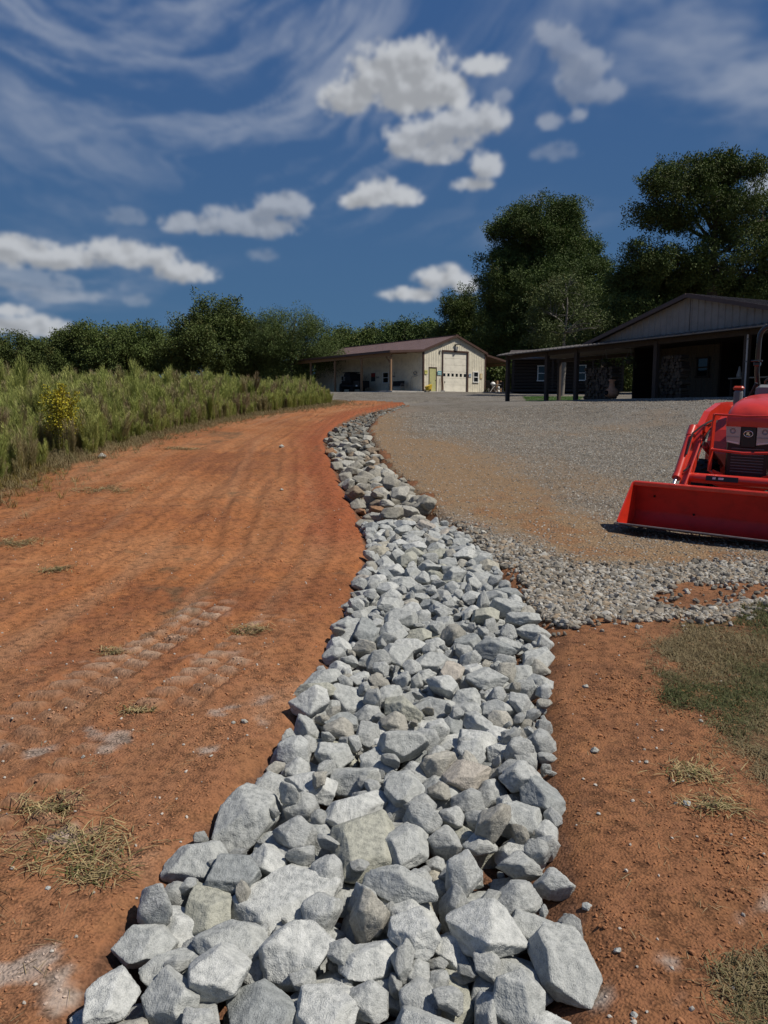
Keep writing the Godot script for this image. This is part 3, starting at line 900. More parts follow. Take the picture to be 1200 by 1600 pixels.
	for k in 15000:                          # the coarse spread beside the ditch
		var p := Vector2(r.randf_range(0.5, 4.6), r.randf_range(4.7, 9.2))
		var pj := p + Vector2(r.randfn(), r.randfn()) * 0.09
		if not inside(P_BAND, wob(pj, 0.22)) or inside(P_CLAY, wob(pj, 0.25)) and r.randf() < 0.93 or p.x < along(CHR, p.y) - 0.02: continue
		var s := r.randf_range(0.010, 0.022) * (1.5 if r.randf() < 0.06 else 1.0)
		var c: Color = tones[r.randi() % 5] * r.randf_range(0.65, 1.08)
		put(gb[k % 3], Basis(Vector3(r.randfn(), r.randfn(), r.randfn()).normalized(), r.randf() * TAU) * Basis.from_scale(Vector3(s * 1.2, s * 0.8, s)), Vector3(p.x, H(p.x, p.y) + s * r.randf_range(0.3, 0.9), -p.y), c)
	for k in 3: stuff(scatter(["gravel", "gravel_chips", "gravel_stones"][k], tiny[k], M.pebble, gb[k]), ["grey crushed gravel spread over the yard", "brownish crushed gravel chips over the yard", "mixed crushed gravel stones over the yard"][k], "gravel")
	print("gravel ", (gb[0].size() + gb[1].size() + gb[2].size()) / 16)
	# grit and clods on the clay
	var cb := PackedFloat32Array(); var pb := PackedFloat32Array()
	for k in 110000:
		var d := 1.4 + 11.0 * pow(r.randf(), 1.7)
		var x := r.randf_range(-0.6 * d - 0.4, 0.6 * d + 0.4)
		var l := along(CHL, d)
		if x > l - 0.03 and x < along(CHR, d) + 0.03 or in_gravel(Vector2(x, d)): continue
		var w := n1.get_noise_2d(x * 12.0 + 30.0, d * 12.0) if x < l else n1.get_noise_2d(x * 14.0 - 30.0, d * 14.0)
		if r.randf() > (0.16 + 1.2 * smoothstep(0.05, 0.5, w)) * (1.0 if d < 5.0 or x > 0.0 else 0.35): continue
		var s := r.randf_range(0.0015, 0.0055) * (1.0 + d * 0.06)
		if r.randf() < 0.03: s *= 1.7
		var c := soil(x, d) * r.randf_range(0.9, 1.25)
		put(cb, Basis(Vector3(r.randfn(), r.randfn(), r.randfn()).normalized(), r.randf() * TAU) * Basis.from_scale(Vector3(s * 1.2, s * 0.8, s)), Vector3(x, H(x, d) + micro(x, d, false) + s * 0.3, -d), c)
	for k in 700:
		var d := 1.5 + 8.0 * pow(r.randf(), 1.5)
		var x := r.randf_range(-0.6 * d, 0.6 * d)
		if x > along(CHL, d) - 0.02 and x < along(CHR, d) + 0.02 or in_gravel(Vector2(x, d)): continue
		var s := r.randf_range(0.0035, 0.008)
		var g := r.randf_range(0.3, 0.5)
		put(pb, Basis(Vector3(r.randfn(), r.randfn(), r.randfn()).normalized(), r.randf() * TAU) * Basis.from_scale(Vector3(s * 1.2, s * 0.8, s)), Vector3(x, H(x, d) + micro(x, d, false) + s * 0.3, -d), Color(g, g * 0.93, g * 0.82))
	stuff(scatter("clods", tiny[0], M.pebble, cb), "crumbs and small clods of red clay", "soil")
	stuff(scatter("grit", tiny[1], M.pebble, pb), "pale grit scattered over the clay", "grit")
	for a in [[382, 1128, 7], [90, 1592, 12], [930, 1175, 9], [1072, 1262, 8], [180, 1058, 6], [965, 1488, 9], [990, 1585, 8], [918, 1410, 10], [935, 1272, 5], [130, 1182, 5], [365, 1130, 4], [1095, 1130, 5], [330, 1178, 4], [440, 608 + 160, 4], [440, 700, 6], [160, 714, 8], [915, 1070, 6], [1010, 1195, 5], [75, 1385, 5], [120, 1560, 6]]:
		var p := gp(a[0], a[1])
		if p.x > along(CHL, p.y) and p.x < along(CHR, p.y): continue
		var s: float = a[2] / F * p.y * 0.75
		var o := add("pebble", small[r.randi() % small.size()], M.rock if p.y < 3.0 else M.stone_light)
		o.transform = Transform3D(Basis(Vector3.UP, r.randf() * TAU) * Basis.from_scale(Vector3(s * 1.2, s * 0.75, s)), Vector3(p.x, H(p.x, p.y) + micro(p.x, p.y, false) + s * 0.35, -p.y))
		tag(o, "lone pale pebble lying on the red clay", "pebble", "pebbles on the clay")
func q_tan(r: RandomNumberGenerator) -> bool: return r.randf() < 0.85
func looks(e: Array) -> String:
	return "elongated" if e[1].x / e[1].z > 1.45 else "flat" if e[1].y / e[1].z < 0.76 else "blocky"
func where(e: Array) -> String:
	var d: float = -e[0].z; var x: float = e[0].x
	var l := along(CHL, d); var q := (x - l) / (along(CHR, d) - l)
	if d > 8.3:
		return "in the older ditch along the clay bank" if q < 0.3 else "in the older ditch along the gravel yard" if q > 0.7 else "in the bed of the older ditch"
	if d > 7.0: return "where the new ditch lining meets the old"
	if q < 0.22: return "on the ditch edge beside the clay road"
	if q > 0.78: return "on the ditch edge beside the crushed gravel" if d > 4.7 else "on the ditch edge beside the bare path"
	return "amid the ditch lining"

# --- plants ---------------------------------------------------------------------------------------------------
func leaf_cluster(count: int, radius: float, ln: float, wd: float, sd: int) -> ArrayMesh:
	var r := RandomNumberGenerator.new(); r.seed = sd
	var b := MB.new()
	for k in count:
		var o := Vector3(r.randfn(), r.randfn() * 0.8, r.randfn()).normalized() * radius * pow(r.randf(), 0.5)
		var d := (o.normalized() + Vector3(r.randfn(), r.randfn() - 0.3, r.randfn()) * 0.7).normalized()
		var s := d.cross(Vector3(r.randfn(), r.randfn() + 1.2, r.randfn())).normalized()
		var l := ln * r.randf_range(0.7, 1.25); var w := wd * r.randf_range(0.8, 1.2)
		var up := s.cross(d).normalized() * w * 0.25
		b.col = Color.WHITE * r.randf_range(0.75, 1.15); b.col.a = 1.0
		b.tri(o, o + d * l * 0.45 + s * w * 0.5 + up, o + d * l)
		b.tri(o, o + d * l, o + d * l * 0.45 - s * w * 0.5 + up)
	return b.mesh()
var clusters := {}
func limb(b: MB, a: Vector3, z: Vector3, r0: float, r1: float, bend: float, sides := 7) -> Array:
	var pts := []; var rad := []
	var side := (z - a).cross(Vector3(rr(-1, 1), rr(-1, 1), rr(-1, 1))).normalized() * (z - a).length() * bend
	var w2 := Vector3(rr(-1, 1), rr(-1, 1), rr(-1, 1)) * (z - a).length() * bend * 0.4
	for k in 7:
		var t := k / 6.0
		pts.append(a.lerp(z, t) + side * sin(t * PI) + w2 * sin(t * TAU) * 0.5 + Vector3(0, (z - a).length() * 0.06 * sin(t * PI), 0))
		rad.append(lerpf(r0, r1, pow(t, 0.8)))
	b.tube(pts, rad, sides)
	return pts
func tree(label: String, base_px: float, d: float, lobes: Array, tone: Color, o := {}) -> Node3D:
	# lobes: crown masses in photo pixels (x, y, half width, half height); their distance is the tree's
	var x := (base_px - 600.0) / F * d
	var foot := on(x, d)
	var kind: String = o.get("name", "oak_tree")
	var t := thing(kind, label, "tree", foot, Basis.IDENTITY, o.get("group", "trees round the yard"))
	var cs: float = o.get("leaf", 0.17)
	var key := "%.3f%s" % [cs, o.get("narrow", false)]
	if not clusters.has(key): clusters[key] = [leaf_cluster(26, cs * 2.3, cs, cs * (0.22 if o.get("narrow", false) else 0.55), 41), leaf_cluster(26, cs * 2.3, cs, cs * (0.22 if o.get("narrow", false) else 0.6), 42)]
	var balls := []
	var low := 1e9; var top := -1e9; var mid := Vector3.ZERO
	for k in range(0, lobes.size(), 4):
		var c := far(lobes[k], lobes[k + 1], d) - foot
		c.z += rr(-0.35, 0.35) * lobes[k + 2] / F * d
		var rx: float = lobes[k + 2] / F * d; var ry: float = lobes[k + 3] / F * d
		balls.append([c, Vector3(rx, ry, (rx + ry) * 0.5)])
		low = minf(low, c.y - ry); top = maxf(top, c.y + ry); mid += c
	mid /= balls.size()
	var tr: float = o.get("trunk", 0.32)
	# trunk, then a limb to each mass and boughs inside it
	var fork := Vector3(mid.x * 0.5, clampf(low + 0.25 * (top - low), 1.5, 0.45 * top), mid.z * 0.5)
	var tb := MB.new()
	var pts := limb(tb, Vector3(0, -0.2, 0), fork, tr * 1.25, tr * 0.75, 0.03, 9)
	var lead := Vector3(mid.x, top * 0.9, mid.z)
	limb(tb, fork, lead, tr * 0.75, 0.03, 0.05, 8)
	var bark: Material = o.get("bark", M.bark)
	add("trunk", tb, bark, t)
	var lm := MB.new()
	var buf := [PackedFloat32Array(), PackedFloat32Array()]
	var holes := FastNoiseLite.new(); holes.noise_type = FastNoiseLite.TYPE_SIMPLEX_SMOOTH; holes.frequency = o.get("hole", 0.30); holes.fractal_octaves = 2; holes.seed = int(base_px * 7 + d)
	var dens: float = o.get("dens", 1.0)
	for q in balls:
		var c: Vector3 = q[0]; var rd: Vector3 = q[1]
		var from := fork.lerp(lead, clampf((c.y - fork.y) / maxf(lead.y - fork.y, 0.1) * 0.6, 0.0, 0.85))
		limb(lm, from, c, tr * 0.32, 0.04, 0.08)
		for k in int(o.get("boughs", 9)):
			var dir := Vector3(rr(-1, 1), rr(-0.5, 1), rr(-1, 1)).normalized()
			limb(lm, from.lerp(c, rr(0.45, 1.0)), c + dir * rd * 0.85, tr * 0.12, 0.015, 0.08, 5)
		var area := rd.x * rd.y + rd.y * rd.z + rd.x * rd.z
		var clumps := int(area * 5.0 * dens / (cs * cs * 14.0))
		for k in clumps:
			var dir := Vector3(rng.randfn(), rng.randfn(), rng.randfn()).normalized()
			var rad := pow(rr(0.12, 1.0), 0.42) * (1.0 + 0.08 * rng.randfn()) * (1.0 + 0.45 * holes.get_noise_3dv(dir * 5.0 + c))
			var p := c + dir * rd * rad
			if holes.get_noise_3dv(p + foot) < float(o.get("gap", -0.12)) : continue
			var shade := rr(0.75, 1.2)
			for j in 6:
				var pp := p + Vector3(rng.randfn(), rng.randfn() * 0.6, rng.randfn()) * cs * 2.2
				var col := tone * shade * rr(0.85, 1.15)
				if rng.randf() < 0.06: col = col.lerp(Color(0.12, 0.10, 0.03), 0.5)
				put(buf[j % 2], Basis(Vector3(rng.randfn(), rng.randfn(), rng.randfn()).normalized(), rng.randf() * TAU) * Basis.from_scale(Vector3.ONE * rr(0.7, 1.2)), pp, col)
	add("limb", lm, bark, t)
	var crown := scatter("crown", clusters[key][0], M.leaf, buf[0], t)
	crown.set_meta("kind", "stuff")
	scatter("crown", clusters[key][1], M.leaf, buf[1], t).set_meta("kind", "stuff")
	tree_copies += (buf[0].size() + buf[1].size()) / 16
	return t
var tree_copies := 0
func make_trees() -> void:
	var dk := Color(0.092, 0.122, 0.034); var md := Color(0.105, 0.142, 0.040); var lt := Color(0.105, 0.145, 0.045)
	var far_leaf := {"leaf": 0.22, "trunk": 0.3, "group": "trees along the far side of the field"}
	# the line beyond the field
	tree("dark low tree behind the goldenrod clump in the field", 20, 92, [-10, 562, 46, 36, 30, 556, 44, 32, 60, 566, 40, 30], dk, far_leaf)
	tree("uneven dark oak with two knobbly tops beyond the field", 128, 88, [105, 545, 24, 30, 132, 532, 22, 24, 150, 552, 28, 32, 110, 575, 44, 24], dk, far_leaf)
	tree("broad round oak beyond the field with flat top", 205, 86, [195, 532, 34, 26, 225, 535, 30, 28, 205, 562, 56, 32, 245, 560, 26, 26, 170, 558, 24, 30], md, far_leaf)
	tree("tallest round oak of the row beyond the field", 335, 82, [335, 506, 46, 36, 300, 530, 36, 30, 370, 526, 36, 36, 330, 555, 66, 42, 385, 556, 26, 36, 285, 562, 30, 30], dk, far_leaf)
	var wisp := far_leaf.duplicate(); wisp.merge({"narrow": true, "name": "willow_tree", "dens": 1.1, "leaf": 0.24}, true)
	tree("lighter green feathery tree beside the workshop lean-to", 452, 80, [450, 515, 50, 30, 420, 535, 34, 34, 485, 535, 40, 34, 450, 560, 66, 38, 505, 560, 26, 26], lt, wisp)
	tree("low dark bush tree between the oak and feathery tree", 400, 90, [398, 560, 30, 36, 405, 530, 18, 16], dk, far_leaf)
	tree("small dark tree at the very edge of the field oaks", 80, 96, [70, 560, 34, 28, 95, 575, 26, 24, 40, 575, 40, 24], md, far_leaf)
	var back := {"leaf": 0.27, "trunk": 0.3, "name": "woodland_tree", "group": "trees behind the workshop"}
	tree("pointed tree behind the left part of the workshop roof", 535, 112, [535, 532, 28, 18, 560, 545, 34, 24, 520, 552, 30, 24], md, back)
	tree("rounded tree showing above the workshop roof ridge", 592, 110, [585, 530, 30, 18, 610, 540, 40, 26, 570, 550, 30, 24], md, back)
	tree("green domed tree above the middle of the workshop roof", 632, 106, [632, 520, 26, 20, 650, 535, 30, 26, 615, 540, 26, 24], Color(0.085, 0.125, 0.038), back)
	tree("small tree above the workshop ridge beside the gable", 674, 112, [674, 520, 16, 16, 690, 535, 26, 24, 660, 540, 22, 22], md, back)
	# the tall ones behind the shed and the workshop
	var tall := {"leaf": 0.20, "trunk": 0.42, "group": "tall trees behind the shed", "name": "poplar_tree"}
	tree("dark narrow tree rising behind the workshop gable", 716, 98, [718, 482, 24, 34, 735, 520, 34, 44, 700, 530, 30, 34, 740, 565, 36, 36, 775, 560, 36, 40], dk, tall)
	tree("tall full poplar with pointed top behind the shed's left wing", 850, 88, [850, 345, 40, 38, 882, 352, 26, 36, 815, 372, 40, 40, 868, 400, 60, 50, 800, 425, 50, 40, 920, 425, 32, 46, 850, 470, 96, 56, 790, 490, 44, 50, 900, 500, 66, 60, 830, 545, 80, 50, 780, 355, 14, 14], Color(0.090, 0.128, 0.036), tall)
	tree("dark shaded tree filling the gap above the shed's low eave", 955, 72, [945, 500, 44, 56, 985, 480, 40, 44, 960, 550, 60, 44, 905, 560, 40, 36, 1010, 440, 34, 36], dk, tall)
	var oak := {"leaf": 0.165, "trunk": 0.5, "group": "tall trees behind the shed", "boughs": 12, "gap": 0.09, "hole": 0.45, "dens": 0.95}
	tree("big open crowned oak behind the shed with branches showing", 1105, 58, [1075, 275, 46, 34, 1040, 295, 36, 26, 1130, 262, 26, 22, 1160, 265, 30, 22, 1010, 330, 34, 26, 1060, 330, 50, 30, 1120, 325, 50, 36, 1170, 310, 40, 34, 1000, 400, 34, 26, 1045, 415, 50, 26, 1160, 380, 56, 44, 1110, 420, 60, 34, 1200, 430, 50, 50, 1230, 340, 40, 50], dk, oak)
	tree("dense dark oak right behind the shed roof", 1010, 60, [990, 440, 40, 26, 1040, 455, 66, 30, 1000, 490, 70, 36, 1090, 465, 60, 30, 1150, 470, 70, 36, 1210, 480, 50, 40, 960, 530, 50, 40], dk, {"leaf": 0.165, "trunk": 0.4, "group": "tall trees behind the shed"})
	tree("thin young tree with bare lower branches near the shed wing", 874, 54, [880, 455, 34, 30, 855, 490, 34, 30, 905, 490, 34, 30, 885, 520, 50, 30, 925, 505, 20, 20, 840, 520, 18, 18], Color(0.11, 0.135, 0.05), {"leaf": 0.15, "trunk": 0.15, "dens": 0.30, "boughs": 16, "bark": M.bark_pale, "name": "young_tree", "gap": -0.02})
	tree("dark tree trunk and crown in the shade beside the cabin", 815, 86, [815, 545, 34, 30, 800, 515, 30, 40, 850, 555, 40, 30], dk, tall)
	# undergrowth that closes the view under the crowns
	var low := {"leaf": 0.30, "trunk": 0.10, "name": "shrub", "group": "shrubs under the tall trees", "boughs": 5}
	for a in [[455, 96], [500, 100], [770, 104], [800, 92], [826, 80], [860, 82], [895, 84], [930, 86], [965, 84], [1000, 88], [1050, 86], [1100, 86], [1160, 84]]:
		var px: float = a[0]; var d: float = a[1]
		tree("leafy shrub in the shade behind the yard buildings", px, d, [px - 16, 588, 24, 20, px + 14, 582, 24, 24, px, 600, 34, 16], dk, low)
	print("tree copies ", tree_copies)
func plume(sd: int, stems: int, fluffy: float) -> ArrayMesh:
	# a feathery weed one unit high: a few stalks with many hair-thin ascending leaves
	var r := RandomNumberGenerator.new(); r.seed = sd
	var b := MB.new()
	for s in stems:
		var lean := Vector3(r.randfn(), 0, r.randfn()) * 0.10
		var hgt := r.randf_range(0.75, 1.0)
		var o := Vector3(r.randfn(), 0, r.randfn()) * 0.03
		var side := Vector3(r.randfn(), 0, r.randfn()).normalized() * 0.006
		b.col = Color(0.85, 0.75, 0.6)
		b.tri(o - side, o + side, o + lean + Vector3(0, hgt, 0))
		for k in int(120 * fluffy):
			var t := pow(r.randf_range(0.06, 1.0), 0.75)
			var p := o + lean * t * t + Vector3(0, hgt * t, 0)
			var a := r.randf() * TAU
			var l := (0.06 + 0.20 * sin(PI * clampf(1.0 - t, 0.0, 1.0) * 0.8 + 0.12)) * r.randf_range(0.5, 1.15)
			var d := Vector3(cos(a) * 0.5, r.randf_range(0.5, 1.4), sin(a) * 0.5) * l
			var w := Vector3(-sin(a), 0, cos(a)) * r.randf_range(0.0022, 0.0045)
			b.col = Color.WHITE * r.randf_range(0.75, 1.2); b.col.a = 1.0
			b.tri(p - w, p + w, p + d)
			var m := p + d * 0.5
			b.tri(m - w, m + w, m + d.rotated(Vector3.UP, 0.8) * 0.5)
	return b.mesh()
func tuft(sd: int, count: int, spread: float, droop: float, wd: float) -> ArrayMesh:
	# bent grass blades about one unit long
	var r := RandomNumberGenerator.new(); r.seed = sd
	var b := MB.new()
	for k in count:
		var a := r.randf() * TAU
		var d := Vector3(cos(a), 0, sin(a))
		var o := Vector3(r.randfn(), 0, r.randfn()) * spread
		var w := Vector3(-sin(a), 0, cos(a)) * wd * r.randf_range(0.6, 1.2)
		var l := r.randf_range(0.5, 1.1)
		var e := droop * r.randf_range(0.5, 1.3)
		var m := o + d * l * 0.35 * e + Vector3(0, l * 0.6 * (1.1 - 0.5 * minf(e, 1.6)), 0)
		var z := o + d * l * 0.8 * e + Vector3(0, maxf(l * (1.0 - 0.75 * e), 0.02), 0)
		b.col = Color.WHITE * r.randf_range(0.7, 1.2); b.col.a = 1.0
		b.quad(o - w, o + w, m + w * 0.8, m - w * 0.8)
		b.tri(m - w * 0.8, m + w * 0.8, z)
	return b.mesh()
func make_plants() -> void:
	# the tall weeds of the field
	var pl := [plume(1, 3, 1.0), plume(2, 4, 1.0), plume(3, 3, 0.7), plume(4, 5, 1.0)]
	var bufs := [PackedFloat32Array(), PackedFloat32Array(), PackedFloat32Array(), PackedFloat32Array()]
	var gold := Vector2(-6.45, 15.4)
	for k in 17000:
		var d := rr(8.0, 46.0)
		var fl := along(FLD, d)
		var inn := pow(rng.randf(), 1.8) * (0.5 * d + 8.0) + 0.25
		var x := fl - inn + n2.get_noise_2d(d * 14.0, 5.0) * 0.35
		if x < -0.62 * d - 3.0 or d > 43.0 and x > -3.4: continue
		if Vector2(x, d).distance_to(gold) < 0.45 or (x - gold.x) * (x - gold.x) < 0.16 and d < gold.y and d > gold.y - 1.6: continue
		var patch_n := n1.get_noise_2d(x * 5.0, d * 5.0)
		var h := rr(0.74, 1.42) * (1.0 + patch_n * 0.5) * (1.22 if rng.randf() < 0.18 else 1.0) * (0.28 + 0.72 * smoothstep(-0.2, 3.0, inn + rr(-0.9, 1.2)))
		h *= 0.86 + 0.14 * smoothstep(16.0, 26.0, d) - 0.1 * smoothstep(36.0, 40.0, d)
		var g := n2.get_noise_2d(x * 9.0 + 60.0, d * 9.0) + rr(-0.35, 0.35)
		var c := Color(0.27, 0.31, 0.085).lerp(Color(0.38, 0.39, 0.125), rng.randf())
		if g > 0.30: c = Color(0.32, 0.275, 0.14)
		elif g < -0.5: c = Color(0.27, 0.205, 0.12)
		c = c * rr(0.85, 1.15)
		put(bufs[k % 4], Basis(Vector3(rr(-1, 1), 0, rr(-1, 1)).normalized(), rng.randfn() * 0.14) * Basis(Vector3.UP, rng.randf() * TAU) * Basis.from_scale(Vector3(h * rr(0.8, 1.2), h, h * rr(0.8, 1.2))), on(x, d) - Vector3(0, 0.03, 0), c)
	for k in 4: stuff(scatter(["tall_weeds", "feathery_weeds", "field_weeds", "bushy_weeds"][k], pl[k], M.blade, bufs[k]), ["tall feathery green weeds filling the field", "thinner feathery weeds in the field", "loose olive weeds in the field", "bushy weeds in the field"][k], "weeds")
	# dry grass at their feet and along the edge of the clay
	var tf := [tuft(11, 16, 0.10, 0.9, 0.008), tuft(12, 16, 0.14, 1.4, 0.008)]
	bufs = [PackedFloat32Array(), PackedFloat32Array()]
	for k in 9000:
		var d := rr(7.5, 44.0)
		var x := along(FLD, d) - rng.randfn() * (0.35 + 0.008 * d) - 0.35 - (rr(0, 2.5) if k % 2 else 0.0)
		if x > along(CHL, d) - 0.4: continue
		var h := rr(0.16, 0.42)
		var c := Color(0.26, 0.20, 0.105).lerp(Color(0.15, 0.15, 0.055), rng.randf() * rng.randf())
		if d < 13.0 and rng.randf() < 0.35: c = Color(0.20, 0.155, 0.035)
		put(bufs[k % 2], Basis(Vector3.UP, rng.randf() * TAU) * Basis.from_scale(Vector3(h, h * rr(0.6, 1.0), h)), on(x, d), c * rr(0.8, 1.1))
	stuff(scatter("dry_grass", tf[0], M.straw, bufs[0]), "dry grass along the edge of the weed field", "grass")
	stuff(scatter("flattened_grass", tf[1], M.straw, bufs[1]), "flattened straw coloured grass at the foot of the weeds", "grass")
	# short worn grass beside the clay path on the right
	var sg := [tuft(21, 14, 0.45, 1.1, 0.022), tuft(22, 14, 0.5, 1.6, 0.022), tuft(23, 12, 0.5, 2.0, 0.018)]
	bufs = [PackedFloat32Array(), PackedFloat32Array(), PackedFloat32Array()]
	for k in 26000:
		var p := Vector2(rr(0.9, 4.6), rr(1.2, 5.8))
		var inn := inside(P_GRASS, wob(p, 0.22)) or inside(P_GRASS2, wob(p, 0.12))
		if not inn:
			if p.x < along(CHR, p.y) + 0.5 or p.y > 5.2: continue
			var near := soft(P_GRASS, p, 0.45) + soft(P_GRASS2, p, 0.25)
			if rng.randf() > near * 0.18: continue
		elif n1.get_noise_2d(p.x * 22.0, p.y * 22.0) < -0.32: continue
		var gr := smoothstep(-0.25, 0.35, n1.get_noise_2d(p.x * 12.0 + 7.0, p.y * 12.0)) if inn else 0.1
		var c := Color(0.25, 0.195, 0.105).lerp(Color(0.075, 0.092, 0.030), clampf(gr + rr(-0.4, 0.3), 0.0, 1.0))
		var h := rr(0.045, 0.095)
		put(bufs[k % 3], Basis(Vector3.UP, rng.randf() * TAU) * Basis.from_scale(Vector3(h, h * rr(0.6, 1.0), h)), on(p.x, p.y) + Vector3(0, micro(p.x, p.y, false) - 0.004, 0), c * rr(0.75, 1.15))
	for k in 3: stuff(scatter(["short_grass", "matted_grass", "withered_grass"][k], sg[k], M.straw, bufs[k]), ["short worn green grass beside the clay", "matted half dead grass beside the clay", "withered grass blades lying on the clay edge"][k], "grass")
	# green lawn behind the shed's open wing
	var lb := PackedFloat32Array()
	for k in 5000:
		var p := Vector2(rr(8.0, 13.6), rr(43.8, 52.0))
		if inside(P_LAWN, p): put(lb, Basis(Vector3.UP, rng.randf() * TAU) * Basis.from_scale(Vector3(0.14, 0.10, 0.14)), on(p.x, p.y), Color(0.07, 0.16, 0.03) * rr(0.8, 1.2))
	stuff(scatter("lawn", sg[0], M.blade, lb), "patch of bright green lawn behind the shed posts", "lawn")
	# loose straws
	var straw := tuft(31, 2, 0.3, 2.2, 0.02)
	var sb := PackedFloat32Array()
	for k in 5200:
		var d := 1.5 + 14.0 * pow(rng.randf(), 1.4)
		var x := rr(-0.62 * d, 0.62 * d)
		if x > along(CHL, d) - 0.02 and x < along(CHR, d) + 0.04 or in_gravel(Vector2(x, d)): continue
		if n1.get_noise_2d(x * 9.0 + 120.0, d * 7.0) + rr(-0.3, 0.3) < 0.12: continue
		var h := rr(0.025, 0.07)
		put(sb, Basis(Vector3.UP, rng.randf() * TAU) * Basis.from_scale(Vector3(h, h * 0.25, h)), on(x, d) + Vector3(0, micro(x, d, false) + 0.002, 0), (Color(0.30, 0.23, 0.13) if rng.randf() < 0.6 else Color(0.13, 0.085, 0.045)) * rr(0.7, 1.1))
	stuff(scatter("loose_straw", straw, M.straw, sb), "loose straws strewn on the clay", "straw")
	# tufts pulled up and left on the clay: each one a thing
	var tn := 0
	for a in [[118, 1320, 0.24, "ragged clump of half green dead grass on the clay"], [75, 1262, 0.13, "small withered grass clump above the ragged clump"], [150, 1360, 0.10, "dark wilted grass clump below the ragged clump"], [440, 968, 0.0, ""], [214, 1112, 0.07, "small green grass clump in the tyre track"], [172, 1012, 0.08, "dark dry grass clump on the flat clay"], [22, 850, 0.30, "long low tuft of dead grass on the clay road"], [88, 892, 0.14, "little dead grass clump on the clay road"], [165, 766, 0.55, "wide smear of dead grass near the field edge"], [285, 702, 0.5, "dead grass clump on the road before the weeds"], [390, 985, 0.12, "dry root clump on the clay"], [1085, 1215, 0.13, "straw clump on the bare clay below the grass"], [1120, 1265, 0.11, "pale straw clump near the grass edge"]]:
		if a[2] == 0.0: continue
		var p := gp(a[0], a[1])
		var b := MB.new()
		var r: float = a[2]
		for k in int(clampf(r * 1800.0, 120, 700)):
			var q := Vector2(rng.randfn() * r * 0.5, rng.randfn() * r * 0.32)
			var an := rng.randf() * TAU
			var l := rr(0.03, 0.11) * (0.7 + r)
			var d3 := Vector3(cos(an), rr(0.0, 0.35), sin(an)) * l
			var w := Vector3(-sin(an), 0, cos(an)) * rr(0.0007, 0.0016) * (1.0 + p.y * 0.12)
			var o := Vector3(q.x, H(p.x + q.x, p.y + q.y) - H(p.x, p.y) + micro(p.x + q.x, p.y + q.y, false) + rr(0.0, 0.02), -q.y)
			b.col = (Color(0.36, 0.28, 0.14) if rng.randf() < 0.6 else Color(0.11, 0.115, 0.04) if rng.randf() < 0.6 else Color(0.10, 0.07, 0.04)) * rr(0.7, 1.15)
			b.col.a = 1.0
			b.quad(o - w, o + w, o + d3 * 0.6 + w, o + d3 * 0.6 - w)
			b.tri(o + d3 * 0.6 - w, o + d3 * 0.6 + w, o + d3 - Vector3(0, l * 0.12, 0))
		var t := add("grass_clump", b, M.straw)
		t.position = on(p.x, p.y)
		tag(t, a[3], "grass clump", "dead grass clumps on the clay")
	# goldenrod in flower
	var gt := thing("goldenrod_plant", "goldenrod plant with yellow flower heads standing among the weeds", "plant", on(gold.x, gold.y))
	var leaves := MB.new()
	for s in 13:
		var o := Vector3(clampf(rng.randfn(), -1.3, 1.3) * 0.07, 0, rng.randfn() * 0.08)
		var h := rr(1.05, 1.5)
		var tip := o + Vector3(rng.randfn() * 0.16, h, rng.randfn() * 0.12)
		var sm := MB.new()
		sm.tube([o, o.lerp(tip, 0.5) + Vector3(rr(-0.03, 0.03), 0, 0), tip], [0.008, 0.006, 0.003], 5)
		add("stem", sm, M.goldstem, gt)
		for k in 60:
			var t := rr(0.12, 0.85)
			var p := o.lerp(tip, t)
			var an := rng.randf() * TAU
			var d3 := Vector3(cos(an), rr(0.1, 0.6), sin(an)) * rr(0.06, 0.12)
			var w := Vector3(-sin(an), 0, cos(an)) * 0.010
			leaves.col = Color(0.20, 0.22, 0.04) * rr(0.7, 1.2); leaves.col.a = 1.0
			leaves.tri(p - w, p + w, p + d3)
		var fl := MB.new()
		for k in 260:
			var t := rr(0.45, 1.03)
			var p := o.lerp(tip, t) + Vector3(rng.randfn(), rng.randfn() * 0.5, rng.randfn()) * (0.055 * (1.15 - t) / 0.4 + 0.012)
			var n := Vector3(rng.randfn(), rng.randfn(), rng.randfn()).normalized()
			var u := n.cross(Vector3.UP).normalized() * rr(0.008, 0.016); var w := n.cross(u).normalized() * 0.012
			fl.col = Color(0.42, 0.34, 0.02).lerp(Color(0.28, 0.28, 0.04), rng.randf()) * rr(0.8, 1.1); fl.col.a = 1.0
			fl.quad(p - u - w, p + u - w, p + u + w, p - u + w)
		add("flower_head", fl, M.straw, gt)
	add("leaves", leaves, M.blade, gt)

